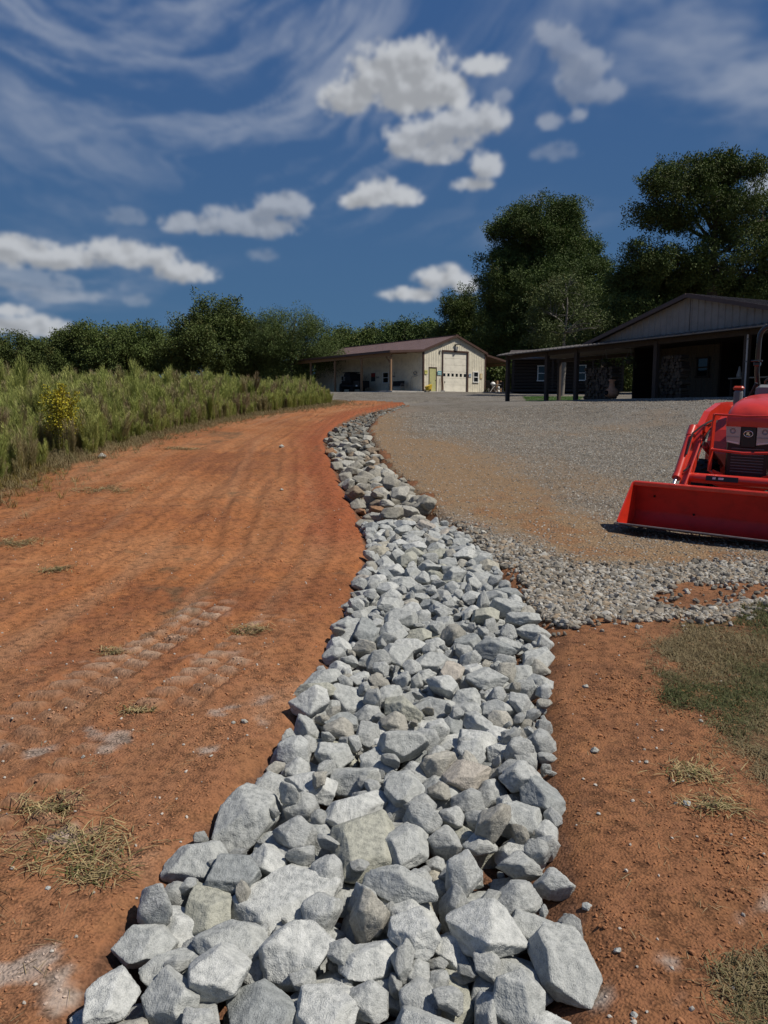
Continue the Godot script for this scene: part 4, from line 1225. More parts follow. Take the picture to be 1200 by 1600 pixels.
# --- buildings ------------------------------------------------------------------------------------------------
func ribbed(b: MB, x0: float, x1: float, y0: float, top: Callable, z: float, step := 0.23, th := 0.02, rib := 0.022) -> void:
	# upright ribbed metal sheet facing +z, with a raised rib at each step; top gives the height at x
	var x := x0
	var k := 0
	while x < x1 - 0.001:
		var xe := minf(x + step, x1)
		var a := x; var c := minf(x + 0.03, xe); var e := minf(x + 0.065, xe); var f := minf(x + 0.095, xe)
		var row := [[a, 0.0], [c, rib], [e, rib], [f, 0.0], [xe, 0.0]]
		for i in 4:
			if row[i + 1][0] - row[i][0] < 0.001: continue
			var p0 := Vector3(row[i][0], y0, z + row[i][1]); var p1 := Vector3(row[i + 1][0], y0, z + row[i + 1][1])
			var q0 := Vector3(p0.x, top.call(p0.x), p0.z); var q1 := Vector3(p1.x, top.call(p1.x), p1.z)
			b.quad_o(p0, p1, q1, q0, Vector3(p0.x, y0, z - 5.0))
		x += step
	# the inside face
	b.quad_o(Vector3(x0, y0, z - th), Vector3(x1, y0, z - th), Vector3(x1, top.call(x1), z - th), Vector3(x0, top.call(x0), z - th), Vector3(x0, y0, z + 5.0))
func window_part(t: Node3D, at: Vector3, w: float, h: float, bas: Basis, frame: Material) -> void:
	# bas.z points outwards
	var fr := MB.new()
	fr.box(at + bas * V(0, h * 0.5, 0.03), V(w + 0.12, 0.07, 0.06), bas); fr.box(at + bas * V(0, -h * 0.5, 0.03), V(w + 0.16, 0.08, 0.08), bas)
	fr.box(at + bas * V(-w * 0.5, 0, 0.028), V(0.07, h - 0.07, 0.056), bas); fr.box(at + bas * V(w * 0.5, 0, 0.028), V(0.07, h - 0.07, 0.056), bas)
	fr.box(at + bas * V(0, 0, 0.025), V(w - 0.07, 0.06, 0.05), bas)
	var f := add("window", fr, frame, t)
	for s in [-1, 1]:
		var p := MB.new()
		p.box(at + bas * V(0, s * h * 0.25, 0.018), V(w - 0.07, h * 0.5 - 0.06, 0.012), bas)
		add("pane", p, M.glass_dark, f)
func roof_slab(b: MB, a: Vector3, c: Vector3, run: Vector3, th: float, ribs := true) -> void:
	# sheet from ridge edge a to eave edge c, pushed along run, with standing ribs down the slope
	var nrm := (c - a).cross(run).normalized()
	if nrm.y < 0: nrm = -nrm
	var o := (a + c + run) * 0.5 + run * 0.0
	var q := [a, c, c + run, a + run]
	var mid := (a + c + c + run + a + run) * 0.25
	var dn := -nrm * th
	b.quad_o(q[0], q[1], q[2], q[3], mid + dn)
	b.quad_o(q[0] + dn, q[1] + dn, q[2] + dn, q[3] + dn, mid)
	for k in 4: b.quad_o(q[k], q[(k + 1) % 4], q[(k + 1) % 4] + dn, q[k] + dn, mid + dn * 0.5)
	if ribs:
		var n := int(run.length() / 0.3)
		for k in n:
			var p: Vector3 = run * ((k + 0.5) / n)
			b.beam(a + p + nrm * 0.008, c + p + nrm * 0.008, 0.035, 0.02)
func make_workshop() -> void:
	var bas := Basis(SHOP_X, Vector3.UP, SHOP_Z)
	var t := thing("workshop", "cream metal workshop with brown roof and tall roll-up door", "building", SHOP, bas)
	var L := 18.0; var W := 7.8; var E := 3.56; var PK := 5.02
	var gable := func(x: float) -> float: return E + (PK - E) * (1.0 - absf(x - W * 0.5) / (W * 0.5))
	# front wall round its openings
	var w := MB.new()
	var lim := func(hh: float) -> Callable: return func(x: float) -> float: return hh
	ribbed(w, 0.12, 0.72, 0.0, gable, 0.0)
	ribbed(w, 0.72, 1.55, 2.12, gable, 0.0)
	ribbed(w, 1.55, 2.30, 0.0, gable, 0.0)
	ribbed(w, 2.30, W * 0.5, 3.62, gable, 0.0)
	ribbed(w, W * 0.5, 5.42, 3.62, gable, 0.0)
	ribbed(w, 5.42, W - 0.12, 0.0, gable, 0.0)
	add("front_wall", w, M.cream, t)
	var sw := MB.new()                                     # side walls, turned
	var m := MB.new()
	ribbed(m, 0.0, L - 0.12, 0.0, lim.call(E), 0.0)
	for k in m.v.size():                                   # left side faces -x
		m.v[k] = V(-m.v[k].z, m.v[k].y, m.v[k].x - L); m.n[k] = V(-m.n[k].z, m.n[k].y, m.n[k].x)
	add("side_wall", m, M.cream, t)
	m = MB.new()
	ribbed(m, 0.12, L, 0.0, lim.call(E), 0.0)
	for k in m.v.size():
		m.v[k] = V(W + m.v[k].z, m.v[k].y, -m.v[k].x); m.n[k] = V(m.n[k].z, m.n[k].y, -m.n[k].x)
	add("side_wall", m, M.cream, t)
	m = MB.new()
	m.prism(PackedVector2Array([Vector2(0.06, 0), Vector2(W - 0.06, 0), Vector2(W - 0.06, E - 0.05), Vector2(W * 0.5, PK - 0.05), Vector2(0.06, E - 0.05)]), -L - 0.05, -L)
	add("back_wall", m, M.cream, t)
	for x in [0.05, W - 0.05]: boxpart("corner_trim", t, M.brown, V(x, E * 0.5, 0.005), V(0.16, E, 0.07), 0.008)
	m = MB.new()
	roof_slab(m, V(W * 0.5, PK + 0.12, 0.2), V(-0.05, E + 0.12, 0.2), V(0, 0, -L - 0.4), 0.07)
	roof_slab(m, V(W * 0.5, PK + 0.12, 0.2), V(W + 0.05, E + 0.12, 0.2), V(0, 0, -L - 0.4), 0.07)
	m.beam(V(W * 0.5, PK + 0.13, 0.22), V(W * 0.5, PK + 0.13, -L - 0.22), 0.3, 0.04)
	var rf := add("roof", m, M.roof, t)
	m = MB.new()                                           # rake boards along the gable
	m.beam(V(-0.06, E + 0.04, 0.21), V(W * 0.5 + 0.02, PK + 0.04, 0.21), 0.035, 0.2)
	m.beam(V(W + 0.06, E + 0.04, 0.212), V(W * 0.5, PK + 0.04, 0.212), 0.035, 0.2)
	add("rake_trim", m, M.brown, rf)
	# lean-to on the left: roof, beam, five posts
	m = MB.new()
	roof_slab(m, V(-0.02, E + 0.10, 0.25), V(-3.95, E - 0.16, 0.25), V(0, 0, -L - 0.75), 0.06)
	var lr := add("lean_to_roof", m, M.roof, t)
	m = MB.new()
	m.box(V(-3.97, E - 0.24, -L * 0.5 - 0.13), V(0.04, 0.2, L + 0.8)); m.beam(V(-3.95, E - 0.25, 0.27), V(-0.1, E + 0.005, 0.27), 0.04, 0.2)
	add("fascia", m, M.brown, lr)
	for k in 9: part("rafter", t, M.lumber, func(b: MB): b.beam(V(-3.9, E - 0.32, -0.1 - k * 2.2), V(-0.05, E - 0.06, -0.1 - k * 2.2), 0.06, 0.16))
	boxpart("beam", t, M.lumber, V(-3.62, E - 0.46, -L * 0.5), V(0.12, 0.26, L), 0.01)
	for k in 5: boxpart("post", t, M.lumber, V(-3.6, E * 0.5 - 0.55, -0.08 - k * 4.35), V(0.17, E - 0.1, 0.17), 0.015)
	part("added_soffit", lr, M.ceiling, func(b: MB): roof_slab(b, V(-0.06, E + 0.015, 0.2), V(-3.9, E - 0.24, 0.2), V(0, 0, -L - 0.6), 0.015, false))
	part("knee_brace", t, M.lumber, func(b: MB): b.beam(V(-3.6, E - 1.25, -0.1), V(-3.6, E - 0.6, -0.75), 0.09, 0.09))
	# lean-to on the right
	m = MB.new()
	roof_slab(m, V(W + 0.02, E + 0.02, 0.1), V(W + 3.2, E - 0.55, 0.1), V(0, 0, -9.5), 0.06)
	var rl := add("lean_to_roof", m, M.roof, t)
	part("fascia", rl, M.brown, func(b: MB): b.beam(V(W + 0.06, E - 0.08, 0.12), V(W + 3.22, E - 0.65, 0.12), 0.04, 0.17))
	part("added_soffit", rl, M.ceiling, func(b: MB): roof_slab(b, V(W + 0.06, E - 0.10, 0.05), V(W + 3.1, E - 0.64, 0.05), V(0, 0, -9.3), 0.03, false))
	boxpart("beam", t, M.lumber, V(W + 3.0, E - 0.84, -4.7), V(0.12, 0.24, 9.3), 0.01)
	for k in 4: boxpart("post", t, M.lumber, V(W + 3.0, E * 0.5 - 0.62, -0.1 - k * 3.0), V(0.16, E - 0.65, 0.16), 0.015)
	# roll-up door of six sections, one with windows
	var dr := part("roll_up_door", t, M.brown, func(b: MB):
		b.box(V(2.30, 1.82, 0.02), V(0.10, 3.64, 0.13)); b.box(V(5.42, 1.82, 0.02), V(0.16, 3.64, 0.13)); b.box(V(3.86, 3.67, 0.025), V(3.28, 0.13, 0.15)))
	for k in 6: boxpart("door_section", dr, M.cream_door, V(3.85, 0.30 + k * 0.60, -0.04), V(3.0, 0.585, 0.05), 0.012)
	for k in 6:
		var p := part("window_pane", dr, M.glass_dark, func(b: MB): b.box(V(2.56 + k * 0.515, 1.52, -0.012), V(0.27, 0.27, 0.012)))
	boxpart("door_handle", dr, M.black, V(2.62, 0.85, 0.0), V(0.06, 0.16, 0.05))
	# man door
	var md := part("entry_door", t, M.brown, func(b: MB):
		b.box(V(0.70, 1.05, 0.01), V(0.06, 2.1, 0.09)); b.box(V(1.57, 1.05, 0.01), V(0.06, 2.1, 0.09)); b.box(V(1.135, 2.13, 0.012), V(0.95, 0.06, 0.095)))
	boxpart("door_leaf", md, M.man_door, V(1.135, 1.04, -0.01), V(0.80, 2.08, 0.05), 0.01)
	boxpart("door_knob", md, M.black, V(1.46, 0.98, 0.035), V(0.06, 0.06, 0.06), 0.02)
	window_part(t, V(6.5, 1.4, 0.02), 0.62, 0.95, Basis.IDENTITY, M.white)
	var side := Basis(V(0, 0, 1), V(0, 1, 0), V(-1, 0, 0))
	window_part(t, V(-0.02, 1.36, -5.45), 0.85, 0.98, side, M.white)
	window_part(t, V(-0.02, 1.32, -12.4), 1.1, 0.85, side, M.white)
	# slab
	boxpart("slab", t, M.slab, V(W * 0.5 - 0.3, -0.13, -L * 0.5 + 0.1), V(W + 7.0, 0.22, L + 0.5), 0.02)
	# lamp and gooseneck over the door, camera
	var lp := part("flood_lamp", t, M.black, func(b: MB):
		b.box(V(3.86, 4.25, 0.06), V(0.12, 0.12, 0.1), Basis.IDENTITY, 0.01); b.beam(V(3.7, 4.27, 0.12), V(4.35, 4.33, 0.2), 0.10, 0.09, 0.01))
	part("lamp_shade", t, M.dash, func(b: MB): b.lathe(V(3.84, 3.72, 0.12), [[0.16, 0.0], [0.15, 0.22], [0.06, 0.34], [0.05, 0.42]], 12))
	boxpart("camera", t, M.dash, V(1.95, 3.62, 0.08), V(0.14, 0.14, 0.12), 0.02)
	boxpart("camera_bracket", t, M.dash, V(1.93, 3.42, 0.04), V(0.06, 0.24, 0.05), 0.01)
	# signs on the front: flat plates with printed bars
	var plate := func(called: String, label: String, at: Vector3, s: Vector2, c: Color, bars: Array) -> void:
		var o := thing(called, label, "sign", SHOP + bas * at, bas)
		boxpart("plate", o, mat(c, 0.6), Vector3.ZERO, V(s.x, s.y, 0.02), 0.003)
		for q in bars: boxpart("print", o, mat(q[4], 0.6), V(q[0] * s.x, q[1] * s.y, 0.012), V(q[2] * s.x, q[3] * s.y, 0.008), 0.0)
	plate.call("wall_sign", "small yellow sign beside the workshop entry door", V(0.32, 1.68, 0.045), Vector2(0.34, 0.36), Color(0.50, 0.47, 0.13), [[0.0, 0.2, 0.7, 0.12, Color(0.2, 0.25, 0.1)], [0.0, -0.35, 0.9, 0.1, Color(0.62, 0.6, 0.3)]])
	plate.call("wall_sign", "teal and white sign between entry door and roll-up door", V(1.92, 1.65, 0.045), Vector2(0.46, 0.36), Color(0.09, 0.30, 0.34), [[0.0, 0.05, 0.8, 0.2, Color(0.6, 0.68, 0.66)], [0.0, -0.36, 0.8, 0.12, Color(0.5, 0.6, 0.6)]])
	plate.call("wall_sign", "pale blue sign beside the workshop front window", V(5.76, 1.55, 0.045), Vector2(0.3, 0.3), Color(0.3, 0.38, 0.46), [[0.0, 0.15, 0.7, 0.2, Color(0.12, 0.16, 0.22)], [0.0, -0.25, 0.7, 0.14, Color(0.6, 0.62, 0.62)]])
	plate.call("wall_sign", "tan framed board right of the workshop front window", V(7.2, 1.5, 0.045), Vector2(0.3, 0.48), Color(0.42, 0.27, 0.11), [[0.0, 0.0, 0.6, 0.76, Color(0.62, 0.55, 0.36)]])
	# things on the left wall under the lean-to
	var o := thing("wall_poster", "red and dark poster on the wall under the lean-to", "poster", SHOP + bas * V(-0.05, 1.47, -7.45), bas * side)
	boxpart("sheet", o, mat(Color(0.04, 0.055, 0.05), 0.6), Vector3.ZERO, V(0.66, 0.8, 0.02), 0.003)
	boxpart("print", o, mat(Color(0.32, 0.03, 0.025), 0.6), V(0.0, 0.2, 0.012), V(0.60, 0.34, 0.008), 0.0)
	boxpart("print", o, mat(Color(0.02, 0.05, 0.06), 0.6), V(0.05, -0.24, 0.012), V(0.4, 0.22, 0.008), 0.0)
	o = thing("wall_ornament", "dark metal ornament on the wall above the bench", "ornament", SHOP + bas * V(-0.05, 1.62, -1.05), bas * side)
	part("scroll", o, M.dash, func(b: MB):
		for s in [-1.0, 1.0]:
			var pts := []
			for k in 12: pts.append(V(s * (0.26 - 0.012 * k) * cos(k * 0.55), 0.16 * sin(k * 0.55), 0.02))
			b.tube(pts, 0.022, 6)
		b.box(V(0, -0.16, 0.02), V(0.4, 0.04, 0.03)))
	o = thing("wall_hook", "small dark hook sign on the wall beside the window", "hook", SHOP + bas * V(-0.05, 1.6, -4.1), bas * side)
	part("bracket", o, M.dash, func(b: MB): b.tube([V(0, 0.25, 0.02), V(0, -0.1, 0.02), V(-0.08, -0.18, 0.1), V(-0.18, -0.1, 0.14)], 0.02, 6))
	boxpart("sign_plate", o, M.dash, V(-0.05, -0.16, 0.02), V(0.34, 0.1, 0.02))
	o = thing("wall_ornament", "thin curved metal ornament left of the red poster", "ornament", SHOP + bas * V(-0.05, 1.55, -8.9), bas * side)
	part("scroll", o, M.dash, func(b: MB):
		var pts := []
		for k in 14: pts.append(V(-0.1 + 0.035 * k, 0.2 * sin(k * 0.5 + 1.2) - 0.02 * k, 0.02))
		b.tube(pts, 0.018, 6))
	o = thing("wall_ornament", "low curled metal ornament right of the red poster", "ornament", SHOP + bas * V(-0.05, 1.45, -6.7), bas * side)
	part("scroll", o, M.dash, func(b: MB):
		var pts := []
		for k in 14: pts.append(V(-0.28 + 0.04 * k, 0.06 * sin(k * 0.9), 0.02))
		b.tube(pts, 0.018, 6); b.box(V(0, -0.07, 0.02), V(0.5, 0.03, 0.02)))
	o = thing("stand_pipe", "thin bent pipe standing against the workshop wall", "pipe", SHOP + bas * V(-0.25, 0, -1.4), bas)
	part("pipe", o, M.dash, func(b: MB): b.tube([V(0, -0.03, 0), V(0, 1.15, 0), V(0, 1.3, 0.1), V(0, 1.28, 0.4), V(0, 1.36, 0.75), V(0, 1.42, 1.0)], 0.022, 7))
	part("foot", o, M.dash, func(b: MB): b.box(V(0, 0.0, 0), V(0.2, 0.05, 0.2)))
	# bench
	o = thing("garden_bench", "dark metal bench against the wall under the lean-to", "bench", SHOP + bas * V(-0.75, -0.02, -2.6), bas * side)
	boxpart("seat", o, M.dash, V(0, 0.44, 0.22), V(1.75, 0.05, 0.48), 0.015)
	boxpart("backrest", o, M.cloth_black, V(0.05, 0.74, 0.02), V(1.7, 0.46, 0.05), 0.015)
	for s in [-1, 1]:
		part("armrest", o, M.dash, func(b: MB): b.tube([V(s * 0.9, 0.45, 0.02), V(s * 0.9, 0.66, 0.04), V(s * 0.9, 0.68, 0.42), V(s * 0.9, 0.42, 0.46)], 0.025, 7))
		for z in [0.02, 0.44]: boxpart("leg", o, M.dash, V(s * 0.86, 0.21, z), V(0.05, 0.42, 0.05))
	make_utv(bas, side)
	# yellow tub and tools by the entry door
	o = thing("yellow_tub", "yellow cart tub leaning beside the entry door", "tub", SHOP + bas * V(0.32, -0.02, 0.4), bas)
	part("tub", o, mat(Color(0.55, 0.38, 0.03), 0.5), func(b: MB): b.loft([[V(-0.2, 0.05, -0.15), V(0.2, 0.05, -0.15), V(0.2, 0.05, 0.15), V(-0.2, 0.05, 0.15)], [V(-0.3, 0.42, -0.2), V(0.26, 0.62, -0.2), V(0.26, 0.62, 0.2), V(-0.3, 0.42, 0.2)]]))
	part("handle", o, M.dash, func(b: MB): b.tube([V(0.2, 0.2, 0), V(0.28, 0.7, 0), V(0.2, 0.85, 0)], 0.018, 6))
	part("wheel", o, M.rubber, func(b: MB): b.lathe(V(0.0, 0.09, 0.2), [[0.02, 0.0], [0.08, 0.0], [0.09, 0.03], [0.08, 0.06], [0.02, 0.06]], 14, Basis(Vector3.RIGHT, PI / 2)))
	for a in [[2.05, 1.35, "tan rake handle leaning beside the roll-up door"], [2.24, 1.7, "long wooden pole leaning beside the roll-up door"]]:
		o = thing("tool_handle", a[2], "tool", SHOP + bas * V(a[0], -0.02, 0.1), bas)
		part("shaft", o, M.lumber, func(b: MB): b.tube([V(0, 0, 0.18), V(0.02, a[1], 0.0)], 0.022, 6))
		boxpart("head", o, M.dash, V(0, 0.05, 0.19), V(0.28, 0.1, 0.05))
	make_patio(bas)
func make_patio(bas: Basis) -> void:
	# lawn chair, table with a white bowl, grill, crates under the right lean-to
	var o := thing("patio_chair", "reclined dark sling chair in front of the workshop corner", "chair", SHOP + bas * V(7.35, -0.02, 1.1), bas * Basis(Vector3.UP, 0.1))
	part("seat", o, M.cloth_black, func(b: MB): b.beam(V(0.0, 0.40, 0), V(0.52, 0.46, 0), 0.5, 0.05, 0.01))
	part("backrest", o, M.cloth_black, func(b: MB): b.beam(V(0.0, 0.40, 0), V(-0.42, 1.05, 0), 0.5, 0.05, 0.01))
	for s in [-1, 1]:
		part("leg", o, M.edge_metal, func(b: MB): b.tube([V(-0.25, 0.0, s * 0.26), V(0.1, 0.38, s * 0.26), V(0.45, 0.6, s * 0.26)], 0.02, 6))
		part("leg", o, M.edge_metal, func(b: MB): b.tube([V(0.5, 0.0, s * 0.262), V(0.2, 0.44, s * 0.262), V(0.0, 0.62, s * 0.262)], 0.02, 6))
		part("armrest", o, M.dash, func(b: MB): b.beam(V(-0.15, 0.64, s * 0.27), V(0.5, 0.62, s * 0.27), 0.05, 0.03))
	o = thing("patio_chair", "upright dark chair beside the patio table", "chair", SHOP + bas * V(9.6, -0.02, 0.2), bas * Basis(Vector3.UP, PI))
	part("seat", o, M.cloth_black, func(b: MB): b.box(V(0, 0.44, 0), V(0.5, 0.05, 0.5), Basis.IDENTITY, 0.015))
	part("backrest", o, M.cloth_black, func(b: MB): b.box(V(-0.25, 0.75, 0), V(0.05, 0.6, 0.5), Basis(Vector3.BACK, 0.12), 0.015))
	for s in [[-1, -1], [1, -1], [1, 1], [-1, 1]]: boxpart("leg", o, M.dash, V(s[0] * 0.22, 0.21, s[1] * 0.22), V(0.04, 0.42, 0.04))
	o = thing("patio_table", "dark patio table under the workshop's right lean-to edge", "table", SHOP + bas * V(8.45, -0.02, 0.6), bas)
	part("table_top", o, M.dash, func(b: MB): b.lathe(V(0, 0.70, 0), [[0.0, 0.0], [0.62, 0.0], [0.65, 0.03], [0.62, 0.05], [0.0, 0.05]], 22))
	for s in 4: part("leg", o, M.edge_metal, func(b: MB): b.tube([V(cos(s * PI / 2 + 0.4) * 0.5, 0, sin(s * PI / 2 + 0.4) * 0.5), V(cos(s * PI / 2 + 0.4) * 0.2, 0.35, sin(s * PI / 2 + 0.4) * 0.2), V(cos(s * PI / 2 + 0.4) * 0.45, 0.7, sin(s * PI / 2 + 0.4) * 0.45)], 0.022, 6))
	o = add("white_bowl", func_bowl(), M.white)
	o.transform = Transform3D(bas, SHOP + bas * V(8.25, 0.73, 0.6))
	tag(o, "upturned white bowl on the patio table", "bowl")
	o = thing("kettle_grill", "dark kettle grill behind the patio table", "grill", SHOP + bas * V(9.4, -0.02, -1.2), bas)
	part("kettle", o, M.black, func(b: MB): b.lathe(V(0, 0.8, 0), [[0.05, -0.28], [0.22, -0.22], [0.32, 0.0], [0.30, 0.12], [0.2, 0.24], [0.03, 0.28]], 18))
	for k in 3: part("leg", o, M.edge_metal, func(b: MB): b.tube([V(cos(k * 2.1) * 0.16, 0.6, sin(k * 2.1) * 0.16), V(cos(k * 2.1) * 0.34, 0.0, sin(k * 2.1) * 0.34)], 0.016, 6))
	o = thing("wooden_crate", "brown plywood crate by the post of the right lean-to", "crate", SHOP + bas * V(10.35, -0.02, -1.0), bas)
	for k in 5: boxpart("plank", o, M.lumber, V(0, 0.12 + k * 0.24, 0.36), V(0.72, 0.22, 0.03), 0.006)
	boxpart("box_body", o, M.lumber, V(0, 0.6, 0), V(0.7, 1.18, 0.68), 0.01)
	for a in [[10.0, 0.55, -0.35, "upper round white lamp beside the crate"], [9.95, 0.22, -0.3, "lower white jug beside the crate"]]:
		o = add("white_jug", func_bowl(), M.white)
		o.transform = Transform3D(bas * Basis.from_scale(Vector3(0.6, 1.2, 0.6)), SHOP + bas * V(a[0], a[1] - 0.24, a[2]))
		tag(o, a[3], "jug")
func func_bowl() -> MB:
	var b := MB.new()
	b.lathe(Vector3.ZERO, [[0.02, 0.0], [0.22, 0.0], [0.24, 0.03], [0.2, 0.14], [0.12, 0.22], [0.02, 0.25]], 16)
	return b
func wheel(t: Node3D, at: Vector3, r: float, w: float, lugs: int, rim: Material) -> void:
	# axle along x
	var bas := Basis(V(0, 1, 0), V(-1, 0, 0), V(0, 0, 1))
	var b := MB.new()
	b.lathe(at, [[r * 0.56, -w * 0.5], [r * 0.86, -w * 0.5], [r * 0.97, -w * 0.38], [r * 0.97, w * 0.38], [r * 0.86, w * 0.5], [r * 0.56, w * 0.5]], 28, bas)
	var n := lugs
	for k in n:
		for s in [-1, 1]:
			var a := TAU * (k + (0.5 if s > 0 else 0.0)) / n
			var rb := Basis(Vector3.RIGHT, a)
			b.box(at + rb * V(s * w * 0.22, r * 0.98, 0), V(w * 0.5, r * 0.07, r * 0.09), rb * Basis(Vector3.UP, s * 0.6))
	var wh := add("wheel", b, M.rubber, t)
	var c := MB.new()
	c.lathe(at, [[0.02, -w * 0.2], [r * 0.2, -w * 0.25], [r * 0.25, -w * 0.36], [r * 0.5, -w * 0.3], [r * 0.57, -w * 0.46], [r * 0.57, w * 0.46], [r * 0.5, w * 0.3], [r * 0.25, w * 0.36], [r * 0.2, w * 0.25], [0.02, w * 0.2]], 24, bas)
	add("rim", c, rim, wh)
func make_utv(bas: Basis, side: Basis) -> void:
	# a black utility cart, nose away down the wall; local z runs towards its nose
	var o := thing("utility_cart", "black utility cart with soft cab parked under the lean-to", "utility cart", SHOP + bas * V(-1.75, -0.02, -8.6), bas * Basis(Vector3.UP, PI))
	part("body", o, M.black, func(b: MB):
		b.loft([[V(-0.62, 0.35, -1.3), V(0.62, 0.35, -1.3), V(0.62, 0.82, -1.3), V(-0.62, 0.82, -1.3)], [V(-0.66, 0.33, -0.2), V(0.66, 0.33, -0.2), V(0.66, 0.85, -0.2), V(-0.66, 0.85, -0.2)], [V(-0.66, 0.33, 0.7), V(0.66, 0.33, 0.7), V(0.66, 0.98, 0.7), V(-0.66, 0.98, 0.7)], [V(-0.55, 0.38, 1.45), V(0.55, 0.38, 1.45), V(0.5, 0.82, 1.45), V(-0.5, 0.82, 1.45)]]))
	part("cab", o, M.cloth_black, func(b: MB):
		b.loft([[V(-0.66, 0.8, -0.75), V(0.66, 0.8, -0.75), V(0.62, 1.82, -0.5), V(-0.62, 1.82, -0.5)], [V(-0.66, 0.8, 0.2), V(0.66, 0.8, 0.2), V(0.62, 1.9, 0.2), V(-0.62, 1.9, 0.2)], [V(-0.66, 0.9, 0.85), V(0.66, 0.9, 0.85), V(0.6, 1.84, 0.45), V(-0.6, 1.84, 0.45)]]))
	part("windscreen", o, M.glass_dark, func(b: MB): b.quad(V(-0.52, 1.06, 0.82), V(0.52, 1.06, 0.82), V(0.5, 1.7, 0.56), V(-0.5, 1.7, 0.56)))
	part("side_window", o, mat(Color(0.10, 0.10, 0.10), 0.3), func(b: MB): b.box(V(0.665, 1.32, 0.42), V(0.02, 0.4, 0.34), Basis(Vector3.BACK, 0.03), 0.01))
	part("roof", o, M.black, func(b: MB): b.box(V(0, 1.93, -0.02), V(1.34, 0.06, 1.25), Basis.IDENTITY, 0.025))
	for s in [[-1, 0.95], [1, 0.95], [-1, -0.85], [1, -0.85]]: wheel(o, V(s[0] * 0.58, 0.31, s[1]), 0.31, 0.24, 12, M.dash)
	part("cargo_box", o, M.black, func(b: MB): b.box(V(0, 0.78, -1.55), V(1.25, 0.62, 0.95), Basis.IDENTITY, 0.03))
	part("plate", o, M.white, func(b: MB): b.box(V(0.635, 0.62, -1.65), V(0.02, 0.13, 0.26), Basis.IDENTITY, 0.004))
	part("hitch", o, M.black, func(b: MB): b.beam(V(0, 0.42, -2.0), V(0, 0.42, -2.4), 0.09, 0.09))
func make_shed() -> void:
	var bas := Basis(SHED_X, Vector3.UP, SHED_Z)
	var t := thing("open_shed", "low open fronted shed with taupe gable and dark posts", "building", SHED, bas)
	var EV := 2.34; var X0 := 6.2; var X1 := 17.3; var PK := 3.74; var XM := 11.75; var DP := 9.0
	var gable := func(x: float) -> float: return EV + (PK - EV) * (1.0 - absf(x - XM) / (X1 - XM))
	var m := MB.new()
	ribbed(m, X0 + 0.05, XM, EV + 0.04, gable, 0.0, 0.305, 0.02, 0.03)
	ribbed(m, XM, X1 - 0.05, EV + 0.04, gable, 0.0, 0.305, 0.02, 0.03)
	add("gable_wall", m, M.taupe, t)
	m = MB.new()
	roof_slab(m, V(XM, PK + 0.08, 0.25), V(X0 - 0.35, EV + 0.0, 0.25), V(0, 0, -DP - 0.5), 0.06)
	roof_slab(m, V(XM, PK + 0.08, 0.25), V(X1 + 0.35, EV + 0.0, 0.25), V(0, 0, -DP - 0.5), 0.06)
	var rf := add("roof", m, M.roof_old, t)
	m = MB.new()
	m.beam(V(X0 - 0.38, EV - 0.03, 0.27), V(XM, PK + 0.02, 0.27), 0.04, 0.15)
	m.beam(V(X1 + 0.38, EV - 0.03, 0.272), V(XM, PK + 0.02, 0.272), 0.04, 0.15)
	add("rake_trim", m, M.brown, rf)
	# low pent strip running the whole front, and the flat wing on the left
	m = MB.new()
	roof_slab(m, V(-0.25, EV + 0.10, -0.02), V(-0.25, EV - 0.03, 0.62), V(X1 + 0.8, 0, 0), 0.04, false)
	for k in 60: m.box(V(-0.1 + k * 0.3, EV + 0.045, 0.30), V(0.05, 0.03, 0.62), Basis(Vector3.RIGHT, 0.2))
	add("front_pent_roof", m, M.pent, t)
	part("added_soffit", t, M.cabin, func(b: MB): roof_slab(b, V(-0.2, EV + 0.045, -0.02), V(-0.2, EV - 0.075, 0.59), V(X1 + 0.7, 0, 0), 0.015, false))  # dark sheet added to put shade under the pent roof
	part("added_soffit", t, M.cabin, func(b: MB): roof_slab(b, V(-0.2, EV + 0.04, -0.04), V(-0.2, EV - 0.08, -3.36), V(X0 + 0.2, 0, 0), 0.015, false))  # same under the wing: an added sheet, its dark colour standing for shade
	m = MB.new()
	roof_slab(m, V(-0.25, EV + 0.10, -0.02), V(-0.25, EV - 0.02, -3.4), V(X0 + 0.3, 0, 0), 0.05, false)
	add("wing_roof", m, M.roof_old, t)
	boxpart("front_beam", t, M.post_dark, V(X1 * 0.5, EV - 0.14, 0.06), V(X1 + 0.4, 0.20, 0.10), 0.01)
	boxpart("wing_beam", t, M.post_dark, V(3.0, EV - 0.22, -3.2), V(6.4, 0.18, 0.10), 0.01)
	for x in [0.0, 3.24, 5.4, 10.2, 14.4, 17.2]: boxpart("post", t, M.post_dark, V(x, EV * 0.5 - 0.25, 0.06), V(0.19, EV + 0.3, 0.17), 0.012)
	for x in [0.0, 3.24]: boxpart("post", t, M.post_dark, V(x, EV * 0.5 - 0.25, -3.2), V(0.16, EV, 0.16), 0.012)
	# inside: ceiling boards, back and end walls, floor
	m = MB.new()
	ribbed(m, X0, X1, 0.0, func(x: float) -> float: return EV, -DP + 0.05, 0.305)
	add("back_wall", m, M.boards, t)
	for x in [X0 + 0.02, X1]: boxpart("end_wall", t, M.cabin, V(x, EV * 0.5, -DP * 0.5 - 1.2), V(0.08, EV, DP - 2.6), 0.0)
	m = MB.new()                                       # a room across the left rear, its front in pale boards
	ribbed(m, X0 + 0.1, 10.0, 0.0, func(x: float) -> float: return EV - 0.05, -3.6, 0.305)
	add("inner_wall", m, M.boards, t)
	boxpart("inner_end_wall", t, M.cabin, V(10.05, EV * 0.5, -6.2), V(0.08, EV, 5.2), 0.0)
